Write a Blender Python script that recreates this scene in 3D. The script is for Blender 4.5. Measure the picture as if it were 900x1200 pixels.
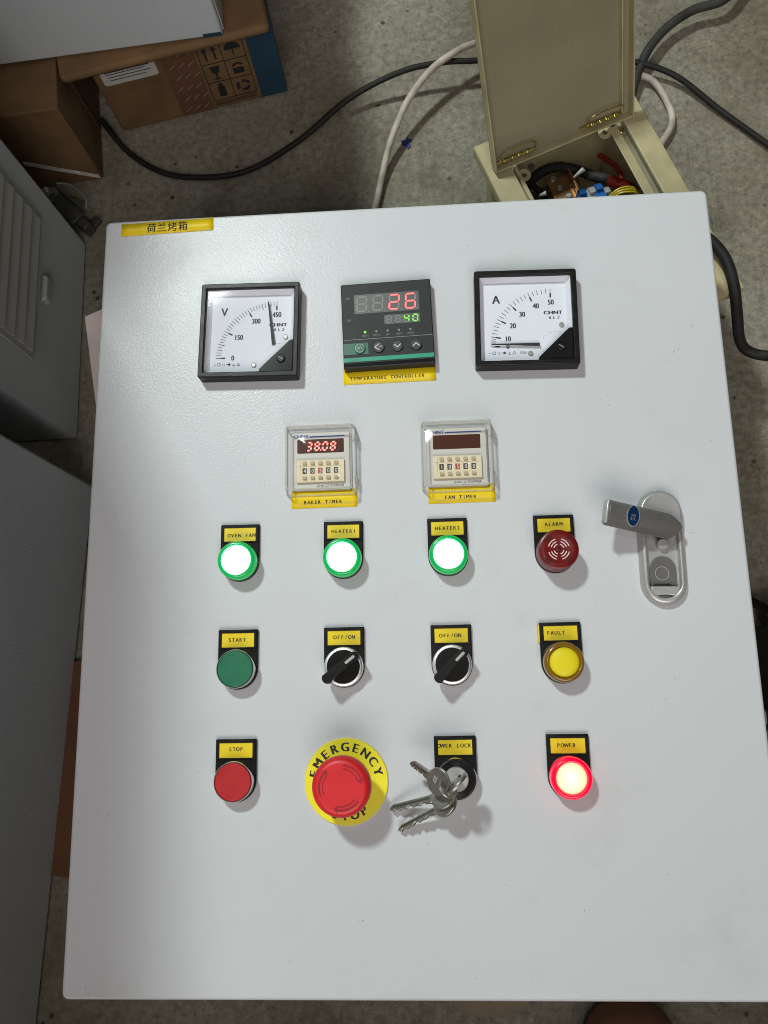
import bpy, bmesh, math, random
from mathutils import Matrix, Vector, Euler
random.seed(7)
scene = bpy.context.scene
for o in list(bpy.data.objects):
    bpy.data.objects.remove(o)
COL = scene.collection
R_ = math.radians
PZ = 0.21                      # height of the cabinet door's face above the floor (cabinet lies on its back)

# ------------------------------------------------------------------ camera
F = 950.0                      # focal length in photo pixels (900 x 1200)
ROT = Matrix(((0.99773, 0.03163, 0.05945), (-0.01871, 0.97828, -0.20642), (-0.06469, 0.20484, 0.97666)))
CAM = Vector((0.0191, -0.0878, 0.6072 + PZ))
cd = bpy.data.cameras.new('camera')
cd.sensor_fit = 'VERTICAL'; cd.sensor_height = 36.0; cd.lens = F / 1200 * 36
cd.clip_start = 0.01; cd.clip_end = 100
cam = bpy.data.objects.new('camera', cd); COL.objects.link(cam)
cam.matrix_world = Matrix.Translation(CAM) @ ROT.to_4x4()
scene.camera = cam

def U(px, py, z):              # photo pixel -> point at height z
    d = ROT @ Vector(((px - 450) / F, (600 - py) / F, -1.0))
    return CAM + d * ((z - CAM.z) / d.z)

# ------------------------------------------------------------------ light
w = bpy.data.worlds.new('World'); scene.world = w; w.use_nodes = True
bg = w.node_tree.nodes['Background']
bg.inputs[0].default_value = (1.0, 0.88, 0.76, 1); bg.inputs[1].default_value = 0.03

def area(name, loc, target, size, power, color, size_y=None):
    l = bpy.data.lights.new(name, 'AREA'); l.energy = power; l.color = color
    l.shape = 'RECTANGLE'; l.size = size; l.size_y = size_y or size
    o = bpy.data.objects.new(name, l); COL.objects.link(o); o.location = loc
    o.rotation_euler = (Vector(target) - Vector(loc)).to_track_quat('-Z', 'Y').to_euler()
    return o
area('ceiling_lamp_main', (-0.80, 1.32, 2.2), (0, 0.05, 0.2), 0.20, 51, (0.90, 1.0, 0.965))
area('ceiling_lamp_side', (0.0, -2.15, 2.5), (0, 0, 0.2), 2.4, 74, (1.0, 0.945, 0.915), 1.7)
area('ceiling_lamp_overhead', (0.13, 0.13, 3.2), (0.13, 0.13, 0.2), 0.09, 4.5, (1.0, 0.97, 0.93))

vs = scene.view_settings
vs.view_transform = 'Standard'; vs.look = 'None'; vs.gamma = 1; vs.exposure = -0.18; vs.use_curve_mapping = False
scene.render.engine = 'CYCLES'
scene.cycles.transparent_max_bounces = 16
scene.cycles.filter_width = 1.0

# ------------------------------------------------------------------ materials
M = {}
def mat(name, col, rough=0.5, metal=0.0, var=0.0, vscale=40, bump=0.0, bscale=300, spec=0.5, emit=None, estr=0, coat=0.0):
    m = bpy.data.materials.new(name); m.use_nodes = True
    nt = m.node_tree; b = nt.nodes['Principled BSDF']
    b.inputs['Base Color'].default_value = (*col, 1); b.inputs['Roughness'].default_value = rough
    b.inputs['Metallic'].default_value = metal; b.inputs['Specular IOR Level'].default_value = spec
    b.inputs['Coat Weight'].default_value = coat
    tc = nt.nodes.new('ShaderNodeTexCoord')
    if var:
        n = nt.nodes.new('ShaderNodeTexNoise'); n.inputs['Scale'].default_value = vscale; n.inputs['Detail'].default_value = 6
        nt.links.new(tc.outputs['Object'], n.inputs['Vector'])
        r = nt.nodes.new('ShaderNodeValToRGB')
        r.color_ramp.elements[0].position = 0.3; r.color_ramp.elements[1].position = 0.7
        r.color_ramp.elements[0].color = (*[c * (1 - var) for c in col], 1)
        r.color_ramp.elements[1].color = (*[min(1, c * (1 + var)) for c in col], 1)
        nt.links.new(n.outputs['Fac'], r.inputs[0]); nt.links.new(r.outputs[0], b.inputs['Base Color'])
        mr = nt.nodes.new('ShaderNodeMapRange'); mr.inputs[3].default_value = max(0, rough - 0.08); mr.inputs[4].default_value = min(1, rough + 0.1)
        nt.links.new(n.outputs['Fac'], mr.inputs[0]); nt.links.new(mr.outputs[0], b.inputs['Roughness'])
    if bump:
        n2 = nt.nodes.new('ShaderNodeTexNoise'); n2.inputs['Scale'].default_value = bscale; n2.inputs['Detail'].default_value = 2
        nt.links.new(tc.outputs['Object'], n2.inputs['Vector'])
        bp = nt.nodes.new('ShaderNodeBump'); bp.inputs['Strength'].default_value = bump; bp.inputs['Distance'].default_value = 0.001
        nt.links.new(n2.outputs['Fac'], bp.inputs['Height']); nt.links.new(bp.outputs[0], b.inputs['Normal'])
    if emit:
        b.inputs['Emission Color'].default_value = (*emit, 1); b.inputs['Emission Strength'].default_value = estr
    M[name] = m
    return m
def N(nt, t, **kw):
    n = nt.nodes.new(t)
    for k, v in kw.items(): n.inputs[k].default_value = v
    return n
def mixc(nt, fac, a, b, mode='MIX'):
    n = nt.nodes.new('ShaderNodeMix'); n.data_type = 'RGBA'; n.blend_type = mode
    for s, v in ((0, fac), (6, a), (7, b)):
        if isinstance(v, bpy.types.NodeSocket): nt.links.new(v, n.inputs[s])
        elif isinstance(v, (int, float)): n.inputs[s].default_value = v
        else: n.inputs[s].default_value = (*v, 1)
    return n.outputs[2]
def ramp(nt, src, stops):
    r = nt.nodes.new('ShaderNodeValToRGB'); nt.links.new(src, r.inputs[0])
    e = r.color_ramp.elements
    while len(e) < len(stops): e.new(0.5)
    for el, (p, c) in zip(e, stops):
        el.position = p; el.color = (c, c, c, 1) if isinstance(c, (int, float)) else (*c, 1)
    return r.outputs[0]

mat('door_paint', (0.55, 0.575, 0.575), 0.33, bump=0.0)
def door_nodes():
    m = M['door_paint']; nt = m.node_tree; b = nt.nodes['Principled BSDF']
    tc = nt.nodes.new('ShaderNodeTexCoord')
    def noise(scale, detail=2, rough=0.5):
        n = N(nt, 'ShaderNodeTexNoise', Scale=scale, Detail=detail, Roughness=rough); nt.links.new(tc.outputs['Object'], n.inputs['Vector']); return n.outputs['Fac']
    big = ramp(nt, noise(5, 5), [(0.3, (0.540, 0.552, 0.572)), (0.7, (0.562, 0.575, 0.597))])
    smudge = ramp(nt, noise(11, 8, 0.65), [(0.56, 0.0), (0.78, 0.55)])
    c1 = mixc(nt, smudge, big, (0.45, 0.45, 0.435))
    # tiny dark nicks, thinned out by a large mask
    vo = N(nt, 'ShaderNodeTexVoronoi', Scale=62.0); nt.links.new(tc.outputs['Object'], vo.inputs['Vector'])
    dist = ramp(nt, vo.outputs['Distance'], [(0.02, 1.0), (0.045, 0.0)])
    msk = ramp(nt, noise(9, 2), [(0.63, 0.0), (0.68, 1.0)])
    mu = nt.nodes.new('ShaderNodeMath'); mu.operation = 'MULTIPLY'
    nt.links.new(dist, mu.inputs[0]); nt.links.new(msk, mu.inputs[1])
    mu2 = nt.nodes.new('ShaderNodeMath'); mu2.operation = 'MULTIPLY'; mu2.inputs[1].default_value = 0.35
    nt.links.new(mu.outputs[0], mu2.inputs[0])
    c2 = mixc(nt, mu2.outputs[0], c1, (0.12, 0.11, 0.10))
    nt.links.new(c2, b.inputs['Base Color'])
    ro = ramp(nt, noise(14, 4), [(0.3, 0.20), (0.7, 0.27)]); nt.links.new(ro, b.inputs['Roughness'])
    bp = nt.nodes.new('ShaderNodeBump'); bp.inputs['Strength'].default_value = 0.7; bp.inputs['Distance'].default_value = 0.00019; b.inputs['Specular IOR Level'].default_value = 0.20
    nt.links.new(noise(950, 2, 0.45), bp.inputs['Height']); nt.links.new(bp.outputs[0], b.inputs['Normal'])
door_nodes()

mat('concrete', (0.33, 0.31, 0.275), 0.75, spec=0.3)
def floor_nodes():
    m = M['concrete']; nt = m.node_tree; b = nt.nodes['Principled BSDF']
    tc = nt.nodes.new('ShaderNodeTexCoord')
    def noise(scale, detail=4, rough=0.55, dist=0.0):
        n = N(nt, 'ShaderNodeTexNoise', Scale=scale, Detail=detail, Roughness=rough, Distortion=dist); nt.links.new(tc.outputs['Object'], n.inputs['Vector']); return n.outputs['Fac']
    base = ramp(nt, noise(5.5, 8, 0.62), [(0.3, (0.158, 0.138, 0.098)), (0.52, (0.228, 0.207, 0.160)), (0.72, (0.300, 0.279, 0.230))])
    fine = ramp(nt, noise(130, 8, 0.8), [(0.34, 0.50), (0.64, 1.30)])
    c = mixc(nt, 1.0, base, fine, 'MULTIPLY')
    st = ramp(nt, noise(9, 6, 0.6, 1.2), [(0.53, 0.0), (0.70, 0.62)])
    c = mixc(nt, st, c, (0.115, 0.088, 0.056))
    pale = ramp(nt, noise(17, 7, 0.7), [(0.60, 0.0), (0.75, 0.4)])
    c = mixc(nt, pale, c, (0.345, 0.335, 0.285))
    # pits
    vo = N(nt, 'ShaderNodeTexVoronoi', Scale=42.0); nt.links.new(tc.outputs['Object'], vo.inputs['Vector'])
    pit = ramp(nt, vo.outputs['Distance'], [(0.07, 1.0), (0.13, 0.0)])
    pm = ramp(nt, noise(7, 2), [(0.42, 0.0), (0.52, 0.95)])
    mu = nt.nodes.new('ShaderNodeMath'); mu.operation = 'MULTIPLY'; nt.links.new(pit, mu.inputs[0]); nt.links.new(pm, mu.inputs[1])
    c = mixc(nt, mu.outputs[0], c, (0.045, 0.035, 0.027))
    vo2 = N(nt, 'ShaderNodeTexVoronoi', Scale=105.0); nt.links.new(tc.outputs['Object'], vo2.inputs['Vector'])
    pit2 = ramp(nt, vo2.outputs['Distance'], [(0.08, 0.7), (0.16, 0.0)])
    pm2 = ramp(nt, noise(15, 3), [(0.5, 0.0), (0.58, 1.0)])
    mz = nt.nodes.new('ShaderNodeMath'); mz.operation = 'MULTIPLY'; nt.links.new(pit2, mz.inputs[0]); nt.links.new(pm2, mz.inputs[1])
    c = mixc(nt, mz.outputs[0], c, (0.07, 0.058, 0.045))
    # hairline scratches
    for rz_, sc_ in ((0.5, 9.0), (2.1, 6.0)):
        mp = nt.nodes.new('ShaderNodeMapping'); mp.inputs['Rotation'].default_value = (0, 0, rz_); mp.inputs['Scale'].default_value = (1.0, 0.05, 1)
        nt.links.new(tc.outputs['Object'], mp.inputs[0])
        n_ = N(nt, 'ShaderNodeTexNoise', Scale=sc_*7, Detail=3.0, Distortion=0.15); nt.links.new(mp.outputs[0], n_.inputs['Vector'])
        ck = ramp(nt, n_.outputs['Fac'], [(0.488, 0.0), (0.5, 0.42), (0.512, 0.0)])
        mk = ramp(nt, noise(4+sc_, 3), [(0.55, 0.0), (0.64, 1.0)])
        mm = nt.nodes.new('ShaderNodeMath'); mm.operation = 'MULTIPLY'; nt.links.new(ck, mm.inputs[0]); nt.links.new(mk, mm.inputs[1])
        c = mixc(nt, mm.outputs[0], c, (0.09, 0.08, 0.066))
    nt.links.new(c, b.inputs['Base Color'])
    nt.links.new(ramp(nt, noise(20, 5), [(0.3, 0.55), (0.7, 0.85)]), b.inputs['Roughness'])
    bp = nt.nodes.new('ShaderNodeBump'); bp.inputs['Strength'].default_value = 0.6; bp.inputs['Distance'].default_value = 0.0012
    ad = nt.nodes.new('ShaderNodeMath'); ad.operation = 'SUBTRACT'
    nt.links.new(noise(120, 6, 0.7), ad.inputs[0]); nt.links.new(mu.outputs[0], ad.inputs[1])
    nt.links.new(ad.outputs[0], bp.inputs['Height']); nt.links.new(bp.outputs[0], b.inputs['Normal'])
floor_nodes()

mat('cabinet_grey', (0.50, 0.53, 0.55), 0.45, var=0.04, vscale=6, bump=0.25, bscale=500)
mat('louvre_cream', (0.36, 0.365, 0.34), 0.5, var=0.05, vscale=20)
mat('dark_steel', (0.06, 0.06, 0.058), 0.45, 0.3, var=0.2, vscale=80)
mat('black_plastic', (0.012, 0.0115, 0.011), 0.34, var=0.25, vscale=150, bump=0.08, bscale=900, spec=0.16)
mat('gloss_black', (0.012, 0.012, 0.013), 0.16, spec=0.3)
mat('dial_white', (0.70, 0.71, 0.76), 0.6, spec=0.08)
mat('ink', (0.012, 0.012, 0.014), 0.6)
mat('ink_soft', (0.022, 0.018, 0.012), 0.6, spec=0.2)
mat('ink_white', (0.62, 0.62, 0.60), 0.6)
mat('ink_grey', (0.24, 0.24, 0.235), 0.6)
mat('pointer_grey', (0.36, 0.36, 0.36), 0.6)
mat('ink_blue', (0.03, 0.07, 0.32), 0.5)
mat('yellow_tape', (0.80, 0.58, 0.008), 0.38, var=0.05, vscale=60, bump=0.3, bscale=110, spec=0.3)
mat('yellow_insert', (0.76, 0.56, 0.012), 0.4, var=0.03, vscale=90)
mat('yellow_disc', (0.83, 0.72, 0.016), 0.45, var=0.02, vscale=60)
mat('chrome', (0.62, 0.62, 0.62), 0.12, 1.0)
mat('satin_ring', (0.85, 0.85, 0.85), 0.38, 0.8)
mat('nickel', (0.40, 0.385, 0.345), 0.36, 0.9, var=0.12, vscale=200)
mat('satin_alloy', (0.45, 0.44, 0.435), 0.36, 0.45, var=0.05, vscale=120)
mat('lever_grey', (0.135, 0.127, 0.12), 0.42, 0.2, var=0.06, vscale=100)
mat('screw_zinc', (0.36, 0.36, 0.34), 0.5, 0.8, var=0.2, vscale=400)
mat('red_plastic', (0.62, 0.012, 0.018), 0.42, var=0.06, vscale=60)
mat('red_recess_shade', (0.30, 0.006, 0.012), 0.5)  # darker red paints the shade of the recessed arrows
mat('red_button', (0.42, 0.008, 0.010), 0.45, var=0.08, vscale=90)
mat('green_button', (0.006, 0.135, 0.062), 0.45, var=0.08, vscale=90)
mat('alarm_red', (0.135, 0.004, 0.004), 0.3, spec=0.4)
mat('alarm_red_dark', (0.05, 0.004, 0.004), 0.3)
mat('alarm_slot', (0.75, 0.60, 0.58), 0.5)
mat('fault_lens', (0.72, 0.60, 0.010), 0.5, bump=0.2, bscale=900, spec=0.3)
mat('fault_ring', (0.20, 0.10, 0.006), 0.18, coat=0.5)
mat('green_ring_lit', (0.0, 0.16, 0.04), 0.25, emit=(0.0, 0.46, 0.085), estr=0.72, coat=0.2)
mat('red_ring_lit', (0.5, 0.0, 0.02), 0.2, emit=(1.0, 0.0, 0.03), estr=1.3, coat=0.5)
mat('green_lens_lit', (0.7, 0.9, 0.8), 0.4, emit=(0.45, 1.0, 0.66), estr=15.0)
def red_lens():
    m = mat('red_lens_lit', (0.8, 0.5, 0.4), 0.4, emit=(1, 1, 1), estr=0.85)
    nt = m.node_tree; b = nt.nodes['Principled BSDF']
    tc = nt.nodes.new('ShaderNodeTexCoord'); ln = nt.nodes.new('ShaderNodeVectorMath'); ln.operation = 'LENGTH'
    mp = nt.nodes.new('ShaderNodeMapping'); mp.inputs['Scale'].default_value = (1, 1, 0)
    nt.links.new(tc.outputs['Object'], mp.inputs[0]); nt.links.new(mp.outputs[0], ln.inputs[0])
    ml = nt.nodes.new('ShaderNodeMath'); ml.operation = 'MULTIPLY'; ml.inputs[1].default_value = 1 / 0.0115
    nt.links.new(ln.outputs['Value'], ml.inputs[0])
    nt.links.new(ramp(nt, ml.outputs[0], [(0.1, (1.0, 1.0, 0.88)), (0.6, (1.0, 0.90, 0.44)), (1.0, (1.0, 0.52, 0.22))]), b.inputs['Emission Color'])
red_lens()
mat('led_red', (0.3, 0, 0), 0.4, emit=(1.0, 0.13, 0.12), estr=2.6)
mat('led_red_hot', (0.3, 0, 0), 0.4, emit=(1.0, 0.20, 0.16), estr=3.6)
mat('led_green', (0.1, 0.3, 0), 0.4, emit=(0.22, 1.0, 0.04), estr=1.2)
mat('led_off', (0.20, 0.20, 0.19), 0.5)
mat('controller_black', (0.016, 0.0165, 0.017), 0.48, spec=0.3, var=0.12, vscale=120, bump=0.2, bscale=1200)
mat('controller_window', (0.085, 0.085, 0.083), 0.35)
mat('controller_key', (0.022, 0.023, 0.024), 0.4)
mat('teal_stripe', (0.004, 0.27, 0.17), 0.45)
mat('green_key', (0.006, 0.10, 0.055), 0.4)
mat('timer_face', (0.56, 0.545, 0.515), 0.45)
mat('timer_base', (0.50, 0.49, 0.46), 0.5)
mat('timer_window', (0.075, 0.026, 0.018), 0.22)
mat('cream_plastic', (0.72, 0.63, 0.45), 0.5)
mat('cream_dark', (0.47, 0.39, 0.25), 0.5)  # darker cream of the wheel buttons and groove lines
mat('wheel_dark', (0.035, 0.030, 0.026), 0.5)
mat('wheel_red', (0.36, 0.035, 0.025), 0.5)
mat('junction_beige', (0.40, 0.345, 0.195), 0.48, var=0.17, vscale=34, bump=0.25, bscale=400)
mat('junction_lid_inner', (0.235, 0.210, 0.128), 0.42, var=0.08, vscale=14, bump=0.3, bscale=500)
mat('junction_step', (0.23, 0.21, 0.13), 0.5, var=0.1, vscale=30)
mat('brass_zinc', (0.62, 0.50, 0.16), 0.3, 1.0, var=0.15, vscale=150)
mat('copper_rail', (0.36, 0.20, 0.09), 0.35, 0.8, var=0.15, vscale=90)
mat('blue_terminal', (0.015, 0.17, 0.60), 0.4)
mat('white_terminal', (0.6, 0.6, 0.57), 0.45)
mat('inner_board', (0.20, 0.145, 0.095), 0.6, var=0.2, vscale=40)
mat('black_cable', (0.015, 0.015, 0.014), 0.6, spec=0.25, var=0.3, vscale=60, bump=0.2, bscale=500)
mat('grey_cable', (0.04, 0.04, 0.037), 0.6, spec=0.25, var=0.3, vscale=40, bump=0.2, bscale=500)
mat('white_cable', (0.42, 0.37, 0.31), 0.6, var=0.35, vscale=55, bump=0.3, bscale=300)
mat('red_cable', (0.34, 0.02, 0.02), 0.45, var=0.2, vscale=60)
mat('yellow_wire', (0.55, 0.44, 0.02), 0.4)
mat('cardboard', (0.135, 0.074, 0.030), 0.85, var=0.28, vscale=25, bump=0.3, bscale=250)
mat('cardboard_light', (0.17, 0.096, 0.040), 0.85, var=0.25, vscale=20, bump=0.3, bscale=250)
mat('cardboard_orange', (0.12, 0.048, 0.02), 0.85, var=0.12, vscale=25, bump=0.2, bscale=250)
mat('carton_stripe', (0.11, 0.045, 0.022), 0.8, var=0.1, vscale=40)
mat('carton_blue', (0.010, 0.040, 0.072), 0.6, var=0.15, vscale=30)
mat('paper_white', (0.42, 0.405, 0.38), 0.7, var=0.06, vscale=60)
mat('foam_pale', (0.62, 0.54, 0.50), 0.8, var=0.1, vscale=40)
mat('tape_white', (0.50, 0.48, 0.44), 0.45, var=0.3, vscale=120)
mat('blue_scrap', (0.02, 0.025, 0.16), 0.6, var=0.2, vscale=100)
mat('shoe_leather', (0.17, 0.075, 0.038), 0.6, var=0.2, vscale=60, bump=0.3, bscale=350)
mat('shoe_sole', (0.05, 0.04, 0.033), 0.7)
mat('logo_blue', (0.004, 0.022, 0.075), 0.3, spec=0.3)
mat('sheet_tan', (0.25, 0.20, 0.14), 0.8, var=0.15, vscale=40)

def clear_mat(name, tint, ior_boost):
    m = bpy.data.materials.new(name); m.use_nodes = True; nt = m.node_tree
    for n in list(nt.nodes):
        if n.type == 'BSDF_PRINCIPLED': nt.nodes.remove(n)
    out = [n for n in nt.nodes if n.type == 'OUTPUT_MATERIAL'][0]
    t = nt.nodes.new('ShaderNodeBsdfTransparent'); t.inputs[0].default_value = (*tint, 1)
    g = nt.nodes.new('ShaderNodeBsdfGlossy'); g.inputs['Roughness'].default_value = 0.06; g.inputs[0].default_value = (1, 1, 1, 1)
    lw = nt.nodes.new('ShaderNodeLayerWeight'); lw.inputs[0].default_value = 0.5
    pw_ = nt.nodes.new('ShaderNodeMath'); pw_.operation = 'POWER'; pw_.inputs[1].default_value = 4.0; nt.links.new(lw.outputs['Facing'], pw_.inputs[0])
    fr = nt.nodes.new('ShaderNodeMath'); fr.operation = 'MULTIPLY_ADD'; fr.inputs[1].default_value = 0.7; fr.inputs[2].default_value = ior_boost; nt.links.new(pw_.outputs[0], fr.inputs[0])
    mx = nt.nodes.new('ShaderNodeMixShader')
    nt.links.new(fr.outputs[0], mx.inputs[0]); nt.links.new(t.outputs[0], mx.inputs[1]); nt.links.new(g.outputs[0], mx.inputs[2])
    nt.links.new(mx.outputs[0], out.inputs[0]); M[name] = m
clear_mat('clear_cover', (0.965, 0.96, 0.95), 0.014)
clear_mat('gauge_glass', (0.97, 0.975, 0.985), 0.003)
def edge_mat():
    m = bpy.data.materials.new('cover_edge'); m.use_nodes = True; nt = m.node_tree
    b = nt.nodes['Principled BSDF']; out = [n for n in nt.nodes if n.type == 'OUTPUT_MATERIAL'][0]
    b.inputs['Base Color'].default_value = (0.62, 0.61, 0.58, 1); b.inputs['Roughness'].default_value = 0.15
    t = nt.nodes.new('ShaderNodeBsdfTransparent'); t.inputs[0].default_value = (0.93, 0.92, 0.90, 1)
    mx = nt.nodes.new('ShaderNodeMixShader'); mx.inputs[0].default_value = 0.42
    nt.links.new(t.outputs[0], mx.inputs[1]); nt.links.new(b.outputs[0], mx.inputs[2]); nt.links.new(mx.outputs[0], out.inputs[0])
    M['cover_edge'] = m
edge_mat()

# ------------------------------------------------------------------ mesh helpers
class MB:
    """collects shapes; unit u (0.001 = millimetres)"""
    def __init__(s, u=0.001): s.v = []; s.f = []; s.u = u
    def add(s, vs, fs, mtx=None):
        o = len(s.v)
        for p in vs:
            p = Vector(p)
            if mtx is not None: p = mtx @ p
            s.v.append(p * s.u)
        s.f += [tuple(i + o for i in f) for f in fs]; return s
    def box(s, x0, x1, y0, y1, z0, z1, m=None):
        return s.add([(x0,y0,z0),(x1,y0,z0),(x1,y1,z0),(x0,y1,z0),(x0,y0,z1),(x1,y0,z1),(x1,y1,z1),(x0,y1,z1)],
                     [(3,2,1,0),(4,5,6,7),(0,1,5,4),(1,2,6,5),(2,3,7,6),(3,0,4,7)], m)
    def prism(s, poly, z0, z1, m=None):
        n = len(poly)
        return s.add([(x,y,z0) for x,y in poly] + [(x,y,z1) for x,y in poly],
                     [tuple(range(n))[::-1], tuple(range(n, 2*n))] + [(i,(i+1)%n,n+(i+1)%n,n+i) for i in range(n)], m)
    def flat(s, poly, z, m=None):
        return s.add([(x,y,z) for x,y in poly], [tuple(range(len(poly)))], m)
    def ring(s, outer, inner, z0, z1, m=None):
        n = len(outer)
        V = [(x,y,z0) for x,y in outer]+[(x,y,z1) for x,y in outer]+[(x,y,z0) for x,y in inner]+[(x,y,z1) for x,y in inner]
        Fc = []
        for i in range(n):
            j = (i+1)%n
            Fc += [(i,j,n+j,n+i), (2*n+j,2*n+i,3*n+i,3*n+j), (n+i,n+j,3*n+j,3*n+i), (j,i,2*n+i,2*n+j)]
        return s.add(V, Fc, m)
    def lathe(s, prof, n=40, m=None):
        V = []; Fc = []; rows = []
        for r, z in prof:
            if r < 1e-6: rows.append([len(V)]); V.append((0,0,z))
            else:
                rows.append(list(range(len(V), len(V)+n)))
                V += [(r*math.cos(2*math.pi*k/n), r*math.sin(2*math.pi*k/n), z) for k in range(n)]
        for a, b in zip(rows, rows[1:]):
            for k in range(n):
                k2 = (k+1)%n
                if len(a)==1 and len(b)==1: continue
                if len(a)==1: Fc.append((a[0], b[k2], b[k]) if 0 else (a[0], b[k], b[k2]))
                elif len(b)==1: Fc.append((a[k], a[k2], b[0]))
                else: Fc.append((a[k], a[k2], b[k2], b[k]))
        return s.add(V, Fc, m)
    def tube(s, pts, r, n=10, m=None, caps=True):
        pts = [Vector(p) for p in pts]; V = []; Fc = []
        up = Vector((0,0,1)); prev = None
        for i, p in enumerate(pts):
            t = (pts[min(i+1,len(pts)-1)] - pts[max(i-1,0)]).normalized()
            if prev is None:
                a = t.cross(up if abs(t.z) < 0.9 else Vector((1,0,0))).normalized()
            else:
                a = (prev - t * prev.dot(t)).normalized()
            prev = a; b = t.cross(a)
            rr = r[i] if isinstance(r, (list, tuple)) else r
            V += [p + a*(rr*math.cos(2*math.pi*k/n)) + b*(rr*math.sin(2*math.pi*k/n)) for k in range(n)]
        for i in range(len(pts)-1):
            for k in range(n):
                Fc.append((i*n+k, i*n+(k+1)%n, (i+1)*n+(k+1)%n, (i+1)*n+k))
        if caps: Fc += [tuple(range(n))[::-1], tuple(range((len(pts)-1)*n, len(pts)*n))]
        return s.add(V, Fc, m)
    def build(s, name, material, parent=None, loc=(0,0,0), rz=0.0, smooth=30, bevel=0, segs=2, label=None, rot=None):
        me = bpy.data.meshes.new(name); me.from_pydata([tuple(p) for p in s.v], [], s.f); me.validate()
        bm = bmesh.new(); bm.from_mesh(me); bmesh.ops.recalc_face_normals(bm, faces=bm.faces) if len(bm.faces) > 1 else None
        bm.to_mesh(me); bm.free()
        me.materials.append(M[material])
        if smooth:
            me.polygons.foreach_set('use_smooth', [True]*len(me.polygons)); me.set_sharp_from_angle(angle=R_(smooth))
        o = bpy.data.objects.new(name, me); COL.objects.link(o)
        if parent: o.parent = parent
        o.location = loc; o.rotation_euler = rot if rot is not None else (0,0,rz)
        if bevel:
            b = o.modifiers.new('bevel', 'BEVEL'); b.width = bevel; b.segments = segs; b.limit_method = 'ANGLE'; b.angle_limit = R_(40)
        if label: o['label'] = label
        return o
def empty(name, label, cat, loc=(0,0,0), rz=0.0, group=None):
    o = bpy.data.objects.new(name, None); COL.objects.link(o); o.location = loc; o.rotation_euler = (0,0,rz)
    o.empty_display_size = 0.02
    return tag(o, label, cat, group)
def tag(o, label, cat, group=None):
    o['label'] = label; o['category'] = cat
    if group: o['group'] = group
    return o
def rrect(w, h, r, n=5, cx=0, cy=0):
    P = []
    for sx, sy, a0 in ((1,1,0),(-1,1,90),(-1,-1,180),(1,-1,270)):
        for k in range(n+1):
            a = R_(a0 + 90*k/n); P.append((cx+sx*(w/2-r)+r*math.cos(a), cy+sy*(h/2-r)+r*math.sin(a)))
    return P
def rect(x0, x1, y0, y1): return [(x0,y0),(x1,y0),(x1,y1),(x0,y1)]
def circ(r, n=32, cx=0, cy=0, a0=0, a1=360):
    full = abs(a1-a0) >= 360
    return [(cx+r*math.cos(R_(a0+(a1-a0)*k/(n if full else n-1))), cy+r*math.sin(R_(a0+(a1-a0)*k/(n if full else n-1)))) for k in range(n)]
def arcband(r0, r1, a0, a1, n=10, cx=0, cy=0):
    return circ(r1, n, cx, cy, a0, a1) + circ(r0, n, cx, cy, a0, a1)[::-1]
def spline(pts, n=10):
    pts = [Vector(p) for p in pts]; P = [pts[0]*2-pts[1]] + pts + [pts[-1]*2-pts[-2]]; out = []
    for i in range(1, len(P)-2):
        a, b, c, d = P[i-1], P[i], P[i+1], P[i+2]
        for k in range(n):
            t = k/n
            out.append(0.5*((2*b)+(c-a)*t+(2*a-5*b+4*c-d)*t*t+(3*b-a-3*c+d)*t**3))
    out.append(pts[-1]); return out

# ------------------------------------------------------------------ lettering (flat print)
_tc = {}
_fc = bpy.data.curves.new('glyph_source', 'FONT'); _fo = bpy.data.objects.new('glyph_source', _fc); COL.objects.link(_fo)
_fc.size = 1.0; _fc.resolution_u = 3
def glyphs(s):
    if s not in _tc:
        _fc.body = s
        bpy.context.view_layer.update()
        dg = bpy.context.evaluated_depsgraph_get()
        me = bpy.data.meshes.new_from_object(_fo.evaluated_get(dg))
        v = [tuple(p.co[:2]) for p in me.vertices]; f = [tuple(p.vertices) for p in me.polygons]
        bpy.data.meshes.remove(me); _tc[s] = (v, f)
    return _tc[s]
CAPH = 0.70
def text(mb, s, x, y, h, z, pitch=None, align='c', rot=0.0, sx=1.0, bold=0.0, slant=0.0):
    """h = cap height; y = baseline; pitch = fixed cell width"""
    k = h / CAPH
    m0 = Matrix.Translation((x, y, 0)) @ Matrix.Rotation(R_(rot), 4, 'Z')
    def put(g, ox, center):
        v, f = glyphs(g)
        if not v: return 0
        x0 = min(p[0] for p in v); x1 = max(p[0] for p in v); c = (x0+x1)/2 if center else x0
        for dx in ((0,) if not bold else (-bold, bold)):
            mb.add([(((p[0]-c)*k*sx + ox + dx + slant*p[1]*k), p[1]*k, z + (0.01 if dx > 0 else 0)) for p in v], f, m0)
        return (x1-x0)*k*sx
    if pitch:
        n = len(s); st = {'c': -(n-1)/2*pitch, 'l': pitch/2, 'r': -(n-.5)*pitch}[align]
        for i, ch in enumerate(s):
            if ch != ' ': put(ch, st+i*pitch, True)
    else:
        v, f = glyphs(s); wd = (max(p[0] for p in v)-min(p[0] for p in v))*k*sx
        put(s, {'c': -wd/2, 'l': 0, 'r': -wd}[align], False)
SEG = {'0':'abcdef','1':'bc','2':'abged','3':'abgcd','4':'fgbc','5':'afgcd','6':'afgedc','7':'abc','8':'abcdefg','9':'abcdfg'}
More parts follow.
